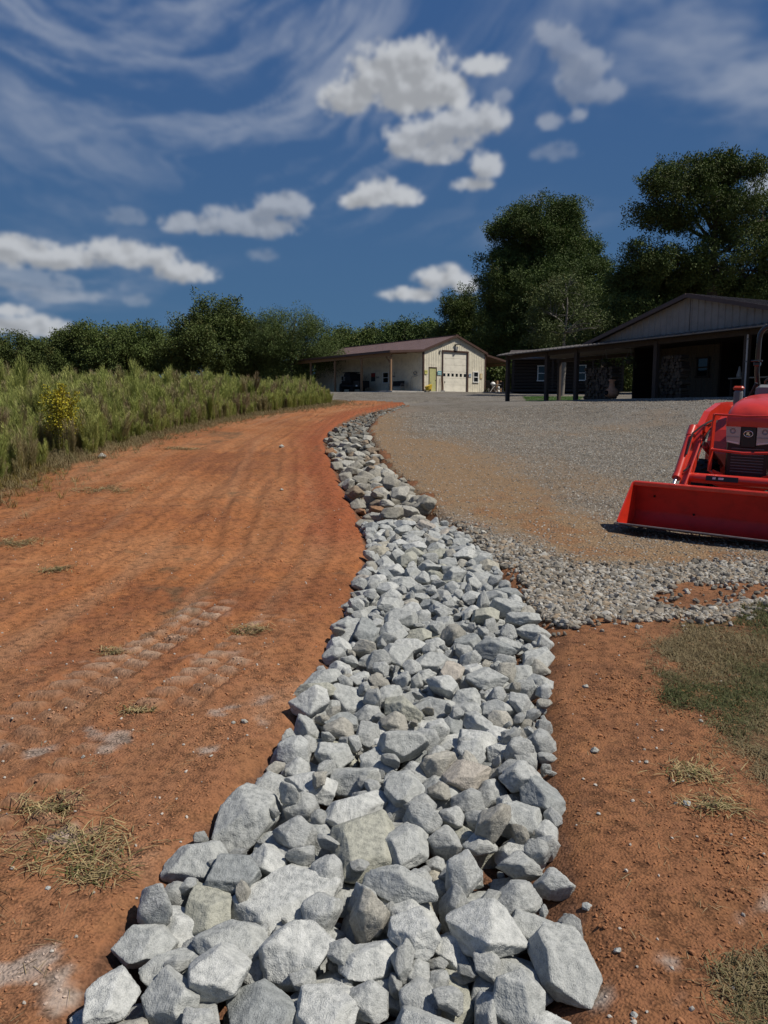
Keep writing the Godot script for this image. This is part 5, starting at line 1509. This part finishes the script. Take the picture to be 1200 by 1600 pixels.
	boxpart("ceiling", t, M.cabin, V((X0 + X1) * 0.5, EV - 0.02, -DP * 0.5 - 0.1), V(X1 - X0, 0.03, DP - 0.3), 0.0)
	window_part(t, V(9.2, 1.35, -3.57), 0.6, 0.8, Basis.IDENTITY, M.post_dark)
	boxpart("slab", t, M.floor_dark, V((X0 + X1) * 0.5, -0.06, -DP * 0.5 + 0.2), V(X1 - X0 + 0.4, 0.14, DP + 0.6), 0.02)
	# firewood stacks, each log a piece
	firewood(bas, V(5.55, 0.02, -0.5), 1.75, 1.42, "long firewood stack between the first two shed posts")
	firewood(bas, V(10.0, 0.02, -0.55), 1.1, 1.6, "tall firewood stack beside the middle shed post")
	firewood(bas, V(15.3, 0.02, -0.9), 1.5, 1.35, "firewood stack behind the tractor's roll bar")
	# clay chimney stove
	var o := thing("chiminea", "terracotta chimney stove standing before the firewood", "stove", SHED + bas * V(7.85, 0.01, 0.15), bas)
	part("belly", o, M.terracotta, func(b: MB): b.lathe(V(0, 0.06, 0), [[0.10, 0.0], [0.2, 0.02], [0.28, 0.10], [0.30, 0.20], [0.25, 0.32], [0.15, 0.41], [0.115, 0.48]], 22))
	part("chimney", o, M.terracotta, func(b: MB): b.lathe(V(0, 0.52, 0), [[0.118, 0.0], [0.108, 0.1], [0.11, 0.2], [0.145, 0.25], [0.145, 0.29], [0.11, 0.29]], 20))
	part("mouth", o, M.cloth_black, func(b: MB): b.lathe(V(0, 0.26, 0.27), [[0.01, 0.0], [0.1, 0.0], [0.1, 0.035], [0.01, 0.035]], 16, Basis(Vector3.RIGHT, PI / 2)))
	part("stand", o, M.black, func(b: MB):
		for k in 3: b.tube([V(cos(k * 2.1) * 0.2, 0.14, sin(k * 2.1) * 0.2), V(cos(k * 2.1) * 0.24, 0.0, sin(k * 2.1) * 0.24)], 0.015, 6))
	# hanging baskets
	for a in [[6.9, "left hanging basket of trailing leaves under the shed eave"], [8.4, "right hanging basket of trailing leaves above the chimney stove"]]:
		o = thing("hanging_basket", a[1], "hanging basket", SHED + bas * V(a[0], 1.55, -0.25), bas)
		part("basket", o, M.log, func(b: MB): b.lathe(Vector3.ZERO, [[0.04, -0.12], [0.13, -0.08], [0.18, 0.06], [0.02, 0.06]], 14))
		for k in 3: part("chain", o, M.dash, func(b: MB): b.tube([V(cos(k * 2.1) * 0.17, 0.05, sin(k * 2.1) * 0.17), V(0, 0.62, 0)], 0.006, 4))
		var lv := MB.new()
		for k in 420:
			var an := rng.randf() * TAU; var q := rr(0.02, 0.32)
			var p := V(cos(an) * q, 0.14 - q * q * 3.0 + rr(-0.12, 0.1), sin(an) * q)
			var d := Vector3(rng.randfn(), rng.randfn(), rng.randfn()).normalized() * 0.05; var s := d.cross(Vector3(rng.randfn(), 1, rng.randfn())).normalized() * 0.018
			lv.col = Color(0.05, 0.075, 0.025) * rr(0.7, 1.2)
			lv.tri(p - s, p + s, p + d)
		add("foliage", lv, M.leaf, o)
	# work table with a pale board
	o = thing("work_table", "wooden work table with pale board deep in the shed", "table", SHED + bas * V(13.1, 0.01, -2.2), bas)
	boxpart("table_top", o, mat(Color(0.46, 0.40, 0.33), 0.6), V(0, 0.74, 0), V(2.2, 0.05, 0.7), 0.01)
	for s in [[-1, -1], [1, -1], [1, 1], [-1, 1]]: boxpart("leg", o, M.log, V(s[0] * 0.98, 0.36, s[1] * 0.27), V(0.09, 0.72, 0.09), 0.01)
	boxpart("stretcher", o, M.log, V(0, 0.2, 0.27), V(1.87, 0.08, 0.05), 0.01)
	o = thing("watering_jug", "pale jug with spout on the work table", "jug", SHED + bas * V(12.3, 0.775, -2.1), bas)
	part("jug", o, M.edge_metal, func(b: MB): b.lathe(Vector3.ZERO, [[0.02, 0.0], [0.09, 0.0], [0.10, 0.12], [0.05, 0.3], [0.03, 0.42], [0.01, 0.44]], 14))
	part("spout", o, M.edge_metal, func(b: MB): b.tube([V(0.06, 0.12, 0), V(0.16, 0.2, 0), V(0.2, 0.12, 0)], 0.012, 6))
	o = thing("drain_pipe", "thin grey pipe down the shed post behind the tractor", "pipe", SHED + bas * V(14.55, 0.0, 0.24), bas)
	part("pipe", o, M.edge_metal, func(b: MB): b.tube([V(0, 0.02, 0), V(0, 2.1, 0)], 0.03, 8))
	boxpart("clamp", o, M.dash, V(0, 1.2, 0), V(0.08, 0.05, 0.08))
	boxpart("clamp", o, M.dash, V(0, 1.95, 0), V(0.08, 0.05, 0.08))
	# the dark cabin seen through the wing
	var cp := Vector3(15.0, H(15.0, 64.0), -64.0)
	var cb := Basis(Vector3.UP, -0.25)
	o = thing("cabin", "dark brown cabin with white window seen through the shed wing", "building", cp, cb)
	for k in 11: boxpart("log_course", o, M.cabin, V(0, 0.13 + k * 0.25, 0.02 * (k % 2)), V(8.5, 0.235, 6.0), 0.05)
	part("roof", o, M.roof_old, func(b: MB):
		roof_slab(b, V(-4.6, 3.5, 0), V(-4.6, 2.55, 4.2), V(9.2, 0, 0), 0.1, false); roof_slab(b, V(-4.6, 3.5, 0), V(-4.6, 2.6, -3.6), V(9.2, 0, 0), 0.1, false))
	window_part(o, V(1.1, 1.45, 3.03), 0.75, 1.15, Basis.IDENTITY, M.white)
	window_part(o, V(-1.9, 1.45, 3.03), 0.55, 1.15, Basis.IDENTITY, M.white)
	for x in [-4.0, -1.0, 2.0, 4.2]: boxpart("porch_post", o, M.cabin, V(x, 1.25, 4.0), V(0.14, 2.5, 0.14), 0.01)
	boxpart("porch_floor", o, M.cabin, V(0, 0.06, 3.7), V(8.4, 0.16, 1.3), 0.02)
func firewood(bas: Basis, at: Vector3, w: float, h: float, label: String) -> void:
	var o := thing("firewood_stack", label, "firewood", SHED + bas * at, bas, "")
	var meshes := []
	for k in 4:
		var b := MB.new()
		var prof := []
		var n := 5 + k % 3
		var ring0 := []; var ring1 := []
		for j in n:
			var a := TAU * j / n + k
			var r := 0.075 * (0.8 + 0.35 * fposmod(sin(j * 12.9 + k * 7.1) * 43.7, 1.0))
			ring0.append(V(cos(a) * r, sin(a) * r, -0.2)); ring1.append(V(cos(a) * r, sin(a) * r, 0.2))
		b.loft([ring0, ring1])
		meshes.append(b.mesh())
	var y := 0.075
	var row := 0
	while y < h:
		var x := 0.07 + (0.07 if row % 2 else 0.0)
		while x < w:
			var l := add("log", meshes[rng.randi() % 4], M.log_end if rng.randf() < 0.55 else M.log, o)
			l.transform = Transform3D(Basis(Vector3.BACK, rng.randf() * TAU) * Basis.from_scale(Vector3.ONE * rr(0.9, 1.15)), V(x, y + rr(-0.01, 0.01), rr(-0.06, 0.06)))
			x += rr(0.13, 0.155)
		y += 0.125
		row += 1

# --- tractor --------------------------------------------------------------------------------------------------
func ring_at(z: float, hw: float, y0: float, y1: float, rad: float) -> Array:
	# a rounded section, flat at the bottom
	var r := [V(-hw, y0, z), V(-hw, lerpf(y0, y1 - rad, 0.5), z), V(-hw, y1 - rad, z)]
	for k in range(1, 5):
		var a := PI - PI / 2 * k / 4.0
		r.append(V(-hw + rad + cos(a) * rad, y1 - rad + sin(a) * rad, z))
	r.append(V(0, y1 + 0.012, z))
	for k in range(0, 4):
		var a := PI / 2 - PI / 2 * k / 4.0
		r.append(V(hw - rad + cos(a) * rad, y1 - rad + sin(a) * rad, z))
	r.append_array([V(hw, y1 - rad, z), V(hw, lerpf(y0, y1 - rad, 0.5), z), V(hw, y0, z)])
	return r
func make_tractor() -> void:
	var up := Vector3(0, 1, SLOPE).normalized()
	var fz := Vector3(-0.61, 0, 0.79)
	fz = (fz - up * fz.dot(up)).normalized()
	var bas := Basis(up.cross(fz).normalized(), up, fz)
	var t := thing("tractor", "orange red compact tractor with front loader bucket on gravel", "tractor", Vector3(4.06, H(4.06, 8.62) + 0.004, -8.62), bas)
	# bonnet
	part("hood", t, M.red, func(b: MB): b.loft([ring_at(-1.15, 0.285, 0.98, 1.43, 0.12), ring_at(-0.8, 0.285, 0.98, 1.425, 0.12), ring_at(-0.45, 0.28, 1.0, 1.405, 0.12), ring_at(-0.2, 0.272, 1.04, 1.375, 0.12), ring_at(-0.06, 0.264, 1.07, 1.33, 0.115), ring_at(0.03, 0.252, 1.09, 1.27, 0.10), ring_at(0.07, 0.235, 1.10, 1.20, 0.06), ring_at(0.075, 0.22, 1.105, 1.15, 0.02)]))
	part("side_panel", t, M.black, func(b: MB): b.loft([ring_at(-1.1, 0.262, 0.62, 1.0, 0.05), ring_at(-0.1, 0.255, 0.60, 1.06, 0.05)]))
	part("grille", t, M.black, func(b: MB): b.loft([ring_at(-0.1, 0.25, 0.52, 1.10, 0.06), ring_at(0.0, 0.235, 0.54, 1.11, 0.06), ring_at(0.045, 0.21, 0.56, 1.115, 0.05)]))
	for k in 9: boxpart("grille_slat", t, M.dash, V(0, 0.60 + k * 0.032, 0.049), V(0.34, 0.010, 0.012), 0.003)
	for s in [-1.0, 1.0]:
		var hl := part("headlight", t, M.lens, func(b: MB):
			b.prism(PackedVector2Array([Vector2(s * 0.085, 0.90), Vector2(s * 0.225, 0.925), Vector2(s * 0.24, 1.10), Vector2(s * 0.085, 1.10)]), 0.03, 0.066))
		part("reflector", hl, M.steel_dull, func(b: MB): b.lathe(V(s * 0.165, 1.05, 0.062), [[0.008, 0.0], [0.026, 0.0], [0.03, 0.008], [0.022, 0.008], [0.008, 0.002]], 18, Basis(Vector3.RIGHT, PI / 2)))
		part("lens_bar", hl, M.steel_dull, func(b: MB): b.box(V(s * 0.158, 0.985, 0.067), V(0.13, 0.012, 0.006)))
		part("lens_bar", hl, M.white, func(b: MB): b.box(V(s * 0.155, 0.925, 0.067), V(0.12, 0.016, 0.006), Basis(Vector3.BACK, s * 0.15)))
	part("nose_panel", t, M.black, func(b: MB): b.box(V(0, 0.99, 0.052), V(0.165, 0.24, 0.04), Basis.IDENTITY, 0.01))
	# oval badge with its bright mark
	var em := part("badge", t, M.chrome, func(b: MB):
		var pts := []
		for k in 25: pts.append(V(cos(TAU * k / 24) * 0.046, 1.025 + sin(TAU * k / 24) * 0.033, 0.078))
		b.tube(pts, 0.0055, 6, false))
	part("badge_mark", em, M.chrome, func(b: MB):
		b.prism(PackedVector2Array([Vector2(-0.026, 1.035), Vector2(-0.004, 1.046), Vector2(0.014, 1.040), Vector2(0.004, 1.028), Vector2(0.024, 1.014), Vector2(0.010, 1.006), Vector2(-0.006, 1.016), Vector2(-0.016, 1.008), Vector2(-0.022, 1.022), Vector2(-0.012, 1.028)]), 0.073, 0.082))
	# front guard
	part("grille_guard", t, M.red, func(b: MB):
		for s in [-1.0, 1.0]:
			b.beam(V(s * 0.335, 1.24, 0.20), V(s * 0.345, 0.60, 0.22), 0.018, 0.05, 0.004)
			b.beam(V(s * 0.345, 0.61, 0.22), V(s * 0.18, 0.47, 0.22), 0.05, 0.02, 0.004)
			b.beam(V(s * 0.335, 1.235, 0.20), V(s * 0.27, 1.21, -0.15), 0.02, 0.025, 0.004)
		b.tube([V(-0.335, 1.235, 0.205), V(0, 1.225, 0.235), V(0.335, 1.235, 0.205)], 0.011, 7)
		b.tube([V(-0.34, 0.845, 0.215), V(0, 0.825, 0.24), V(0.34, 0.845, 0.215)], 0.015, 7))
	part("front_bracket", t, M.red, func(b: MB):
		b.box(V(0, 0.50, 0.06), V(0.62, 0.07, 0.34), Basis.IDENTITY, 0.012)
		b.prism(PackedVector2Array([Vector2(-0.31, 0.46), Vector2(-0.14, 0.40), Vector2(0.14, 0.40), Vector2(0.31, 0.46), Vector2(0.31, 0.62), Vector2(0.2, 0.58), Vector2(0.16, 0.52), Vector2(-0.16, 0.52), Vector2(-0.2, 0.58), Vector2(-0.31, 0.62)]), 0.20, 0.222))
	part("chassis", t, M.black, func(b: MB):
		b.box(V(0, 0.48, -0.9), V(0.36, 0.24, 1.9), Basis.IDENTITY, 0.03); b.box(V(0, 0.62, -1.7), V(0.5, 0.5, 0.8), Basis.IDENTITY, 0.04))
	part("front_axle", t, M.dash, func(b: MB): b.tube([V(-0.5, 0.36, -0.42), V(0, 0.42, -0.42), V(0.5, 0.36, -0.42)], 0.06, 8))
	for s in [-1, 1]:
		wheel(t, V(s * 0.55, 0.33, -0.42), 0.33, 0.22, 14, M.amber_rim)
		wheel(t, V(s * 0.64, 0.57, -1.95), 0.57, 0.32, 18, M.amber_rim)
		part("fender", t, M.red, func(b: MB):
			var r0 := []
			for k in 12:
				var a := lerpf(-0.35, 2.3, k / 11.0)
				r0.append(V(0, 0.57 + sin(a) * 0.68, -1.95 + cos(a) * 0.68))
			for k in 11:
				for zz in [1.0, 0.965]:
					var p: Vector3 = r0[k]; var q: Vector3 = r0[k + 1]
					var cc := V(0, 0.57, -1.95)
					p = cc + (p - cc) * zz; q = cc + (q - cc) * zz
					b.quad_o(p + V(s * 0.44, 0, 0), q + V(s * 0.44, 0, 0), q + V(s * 0.80, -0.01, 0), p + V(s * 0.80, -0.01, 0), cc + V(s * 0.6, 0, 0) if zz == 1.0 else cc + V(s * 0.6, 0, 0) + (p - cc) * 5.0)
				var a0: Vector3 = r0[k]; var a1: Vector3 = r0[k + 1]
				b.quad(a0 + V(s * 0.44, 0, 0), a1 + V(s * 0.44, 0, 0), V(s * 0.44, 0.57, -1.95), V(s * 0.44, 0.57, -1.95)))
	part("dashboard", t, M.dash, func(b: MB): b.box(V(0, 1.42, -1.28), V(0.5, 0.22, 0.22), Basis(Vector3.RIGHT, -0.3), 0.05))
	part("console", t, M.black, func(b: MB): b.box(V(0, 1.1, -1.3), V(0.44, 0.55, 0.2), Basis.IDENTITY, 0.04))
	part("steering_wheel", t, M.black, func(b: MB):
		var pts := []
		for k in 25: pts.append(V(cos(TAU * k / 24) * 0.19, 1.56 + sin(TAU * k / 24) * 0.07, -1.45 + sin(TAU * k / 24) * 0.17))
		b.tube(pts, 0.014, 7, false)
		b.tube([V(0, 1.35, -1.32), V(0, 1.55, -1.45)], 0.02, 7); b.beam(V(-0.19, 1.56, -1.45), V(0.19, 1.56, -1.45), 0.03, 0.015))
	part("seat", t, M.cloth_black, func(b: MB):
		b.box(V(0, 1.02, -1.9), V(0.46, 0.12, 0.44), Basis.IDENTITY, 0.05); b.box(V(0, 1.26, -2.12), V(0.44, 0.44, 0.1), Basis(Vector3.RIGHT, -0.15), 0.05))
	for s in [-1, 1]:
		var lp := part("signal_lamp", t, M.dash, func(b: MB): b.box(V(s * 0.52, 1.36, -1.55), V(0.10, 0.20, 0.10), Basis.IDENTITY, 0.02); b.tube([V(s * 0.52, 1.1, -1.55), V(s * 0.52, 1.3, -1.55)], 0.015, 6))
		part("lens", lp, M.amber, func(b: MB): b.box(V(s * 0.52, 1.49, -1.55), V(0.13, 0.055, 0.09), Basis.IDENTITY, 0.02))
	part("joystick", t, M.black, func(b: MB): b.tube([V(0.36, 1.05, -1.5), V(0.36, 1.4, -1.42), V(0.34, 1.52, -1.44)], [0.02, 0.016, 0.03], 8))
	part("grab_lever", t, M.black, func(b: MB): b.tube([V(-0.36, 1.05, -1.5), V(-0.37, 1.35, -1.42), V(-0.28, 1.56, -1.4)], [0.018, 0.014, 0.02], 8))
	# roll bar: bent up from the axle and forward, then an arch
	part("roll_bar", t, M.rollbar, func(b: MB):
		var pts := [V(-0.43, 0.85, -2.36), V(-0.43, 1.22, -2.36), V(-0.43, 1.38, -2.32), V(-0.43, 1.56, -2.14), V(-0.43, 1.70, -2.06), V(-0.43, 2.06, -2.04)]
		for k in 7:
			var a := PI - PI / 2 * k / 6.0
			pts.append(V(-0.43 + 0.16 + cos(a) * 0.16, 2.14 + sin(a) * 0.16, -2.04))
		var q := pts.duplicate(); q.reverse()
		for p in q: pts.append(V(-p.x, p.y, p.z))
		b.tube(pts, 0.032, 10))
	for s in [-1, 1]: part("hinge_pin", t, M.rollbar, func(b: MB): b.box(V(s * 0.43, 1.80, -2.04), V(0.085, 0.06, 0.085), Basis.IDENTITY, 0.015); b.tube([V(s * 0.36, 1.84, -2.0), V(s * 0.50, 1.84, -2.0)], 0.014, 6); b.tube([V(s * 0.39, 1.84, -1.99), V(s * 0.39, 1.68, -1.98)], 0.008, 5))
	# loader
	for s in [-1.0, 1.0]:
		part("loader_tower", t, M.red, func(b: MB):
			b.prism(PackedVector2Array([Vector2(-1.25, 0.45), Vector2(-0.85, 0.45), Vector2(-0.92, 1.0), Vector2(-1.0, 1.30), Vector2(-1.18, 1.30), Vector2(-1.22, 1.0)]), -s * 0.40 - 0.03, -s * 0.40 + 0.03, Transform3D(Basis(V(0, 0, 1), V(0, 1, 0), V(-1, 0, 0)), Vector3.ZERO)))
		var arm := part("loader_arm", t, M.red, func(b: MB):
			var x: float = s * 0.50
			var top := PackedVector2Array([Vector2(-1.16, 1.22), Vector2(-1.08, 1.33), Vector2(-0.55, 1.33), Vector2(-0.1, 1.25), Vector2(0.14, 1.10), Vector2(0.30, 0.88), Vector2(0.84, 0.30), Vector2(0.80, 0.20), Vector2(0.70, 0.22), Vector2(0.16, 0.82), Vector2(0.02, 0.97), Vector2(-0.2, 1.08), Vector2(-0.6, 1.17), Vector2(-1.08, 1.16)])
			b.prism(top, -0.035, 0.035, Transform3D(Basis(V(0, 0, 1), V(0, 1, 0), V(-1, 0, 0)), V(x, 0, 0))))
		part("boss", arm, M.red, func(b: MB):
			for q in [[1.06, 0.10], [1.24, -1.1], [0.28, 0.78]]: b.tube([V(s * 0.44, q[0], q[1]), V(s * 0.56, q[0], q[1])], 0.05, 12))
		var lift := part("lift_cylinder", t, M.red, func(b: MB): b.tube([V(s * 0.50, 0.55, -0.85), V(s * 0.50, 0.86, -0.1)], 0.042, 10))
		part("piston_rod", lift, M.steel, func(b: MB): b.tube([V(s * 0.50, 0.86, -0.1), V(s * 0.50, 0.99, 0.1)], 0.02, 8))
		var tilt := part("tilt_cylinder", t, M.red, func(b: MB):
			b.tube([V(s * 0.57, 1.08, 0.16), V(s * 0.57, 0.98, 0.26)], 0.048, 12); b.tube([V(s * 0.57, 1.0, 0.24), V(s * 0.57, 0.58, 0.62)], 0.044, 12); b.tube([V(s * 0.57, 0.58, 0.62), V(s * 0.57, 0.55, 0.65)], 0.05, 12))
		part("piston_rod", tilt, M.steel, func(b: MB): b.tube([V(s * 0.57, 0.56, 0.64), V(s * 0.57, 0.42, 0.80)], 0.02, 8))
		part("link_bar", t, M.red, func(b: MB): b.beam(V(s * 0.44, 0.98, 0.24), V(s * 0.45, 0.42, 0.80), 0.018, 0.03, 0.004))
		part("hose", t, M.cloth_black, func(b: MB): b.tube([V(s * 0.43, 1.16, -0.2), V(s * 0.42, 1.14, 0.1), V(s * 0.46, 1.10, 0.22), V(s * 0.53, 1.02, 0.30), V(s * 0.53, 0.8, 0.48)], 0.011, 6))
		part("hose", t, M.cloth_black, func(b: MB): b.tube([V(s * 0.41, 1.14, -0.2), V(s * 0.40, 1.05, 0.12), V(s * 0.42, 0.9, 0.3), V(s * 0.45, 0.7, 0.5), V(s * 0.52, 0.62, 0.58)], 0.010, 6))
	var tb := part("cross_tube", t, M.red, func(b: MB): b.tube([V(-0.5, 0.55, 0.50), V(0.5, 0.55, 0.50)], 0.055, 14))
	var pl := part("label_plate", tb, M.black, func(b: MB): b.box(V(-0.12, 0.565, 0.558), V(0.33, 0.055, 0.006), Basis(Vector3.RIGHT, -0.25), 0.001))
	for q in [[-0.20, 0.03], [-0.13, 0.05]]: part("print", pl, M.white, func(b: MB): b.box(V(q[0], 0.568, 0.563), V(q[1], 0.022, 0.004), Basis(Vector3.RIGHT, -0.25)))
	# bucket: a bent plate, two cheeks, the cutting edge and a folded rim
	var HW := 0.93
	var prof := []
	var cu := Curve2D.new()
	for q in [[1.34, 0.11, 0.1, 0.02], [1.05, 0.045, 0.08, 0.018], [0.85, 0.20, 0.0, -0.09], [0.90, 0.49, -0.03, -0.1]]: cu.add_point(Vector2(q[0], q[1]), Vector2(q[2], q[3]), -Vector2(q[2], q[3]))
	prof = Array(cu.tessellate(4, 3.0))
	var bk := part("bucket", t, M.red_bucket, func(b: MB):
		for lay in [0.0, 0.012]:
			var i0 := b.v.size()
			for k in prof.size():
				var d: Vector2 = (prof[mini(k + 1, prof.size() - 1)] - prof[maxi(k - 1, 0)]).normalized()
				var nn := Vector2(d.y, -d.x)
				if nn.dot(Vector2(1.2, 0.6) - prof[k]) < 0.0: nn = -nn
				var p: Vector2 = prof[k] - nn * lay
				var n3v := V(0, nn.y, nn.x) * (1.0 if lay == 0.0 else -1.0)
				b.vert(V(-HW, p.y, p.x), n3v); b.vert(V(HW, p.y, p.x), n3v)
			for k in prof.size() - 1:
				var q := i0 + k * 2
				b.ix.append_array([q, q + 1, q + 3, q, q + 3, q + 2] if lay > 0.0 else [q, q + 3, q + 1, q, q + 2, q + 3]))
	part("rim", bk, M.red, func(b: MB): b.beam(V(-HW - 0.01, 0.495, 0.92), V(HW + 0.01, 0.495, 0.92), 0.075, 0.05, 0.008))
	for s in [-1.0, 1.0]: part("cheek", bk, M.red, func(b: MB):
		b.prism(PackedVector2Array([Vector2(1.34, 0.10), Vector2(1.05, 0.035), Vector2(0.93, 0.06), Vector2(0.855, 0.13), Vector2(0.838, 0.22), Vector2(0.85, 0.34), Vector2(0.885, 0.51), Vector2(0.97, 0.51), Vector2(1.37, 0.14)]), -0.007, 0.007, Transform3D(Basis(V(0, 0, 1), V(0, 1, 0), V(-1, 0, 0)), V(s * (HW + 0.007), 0, 0))))
	part("cutting_edge", bk, M.worn_edge, func(b: MB): b.box(V(0, 0.112, 1.355), V(HW * 2 + 0.04, 0.016, 0.11), Basis(Vector3.RIGHT, -0.21), 0.003))
	for q in [[-0.72, 0.30], [-0.3, 0.14]]: part("scuff", bk, M.cloth_black, func(b: MB): b.lathe(V(q[0], q[1] + 0.06, 0.875 if q[1] > 0.2 else 0.857), [[0.002, 0.0], [0.012, 0.0], [0.012, 0.003], [0.002, 0.003]], 10, Basis(Vector3.RIGHT, PI / 2))).name = "bolt"

func _ready() -> void:
	rng.seed = 12345
	for a in [[n1, 3, 4], [n2, 7, 3], [n3, 13, 3]]:
		a[0].noise_type = FastNoiseLite.TYPE_SIMPLEX_SMOOTH; a[0].seed = a[1]; a[0].frequency = 0.05; a[0].fractal_octaves = a[2]
	# camera: eye height, looking a little down
	var cam := Camera3D.new()
	cam.name = "camera"
	add_child(cam)
	cam.position = Vector3(0, EYE, 0)
	cam.rotation = Vector3(-PITCH, 0, 0)
	cam.fov = rad_to_deg(2.0 * atan(800.0 / F))
	cam.near = 0.05
	cam.far = 2000.0
	cam.current = true
	# sky
	var env := Environment.new()
	env.background_mode = Environment.BG_SKY
	var sky := Sky.new()
	sky.sky_material = make_sky()
	env.sky = sky
	env.background_energy_multiplier = 1.0
	env.tonemap_mode = Environment.TONE_MAPPER_LINEAR
	env.tonemap_exposure = 1.0
	env.sdfgi_enabled = true; env.ssao_enabled = true; env.ssil_enabled = true
	var we := WorldEnvironment.new()
	we.name = "world"
	we.environment = env
	add_child(we)
	# sun: from the right and a little behind, about 57 degrees up
	var sun := DirectionalLight3D.new()
	sun.name = "sun"
	sun.light_energy = 1.55
	sun.light_color = Color(1.0, 0.97, 0.92)
	sun.light_angular_distance = 0.53
	sun.shadow_enabled = true
	add_child(sun)
	var el := deg_to_rad(56.0)
	var to_sun := Vector3(0.972 * cos(el), sin(el), 0.235 * cos(el))
	sun.look_at_from_position(to_sun * 100.0, Vector3.ZERO)
	print("sky ", Time.get_ticks_msec())
	make_materials()
	M.steel_dull = mat(Color(0.30, 0.29, 0.29), 0.5)
	M.goldstem = mat(Color(0.12, 0.10, 0.04), 0.8)
	M.amber_rim = mat(Color(0.45, 0.16, 0.02), 0.5)
	M.rollbar = mat(Color(0.035, 0.035, 0.036), 0.22)
	make_zones()
	print("mats ", Time.get_ticks_msec())
	make_ground()
	print("ground ", Time.get_ticks_msec())
	make_workshop()
	make_shed()
	make_tractor()
	print("built ", Time.get_ticks_msec())
	make_trees()
	print("trees ", Time.get_ticks_msec())
	make_rocks()
	print("rocks ", Time.get_ticks_msec())
	make_plants()
	print("done ", Time.get_ticks_msec())
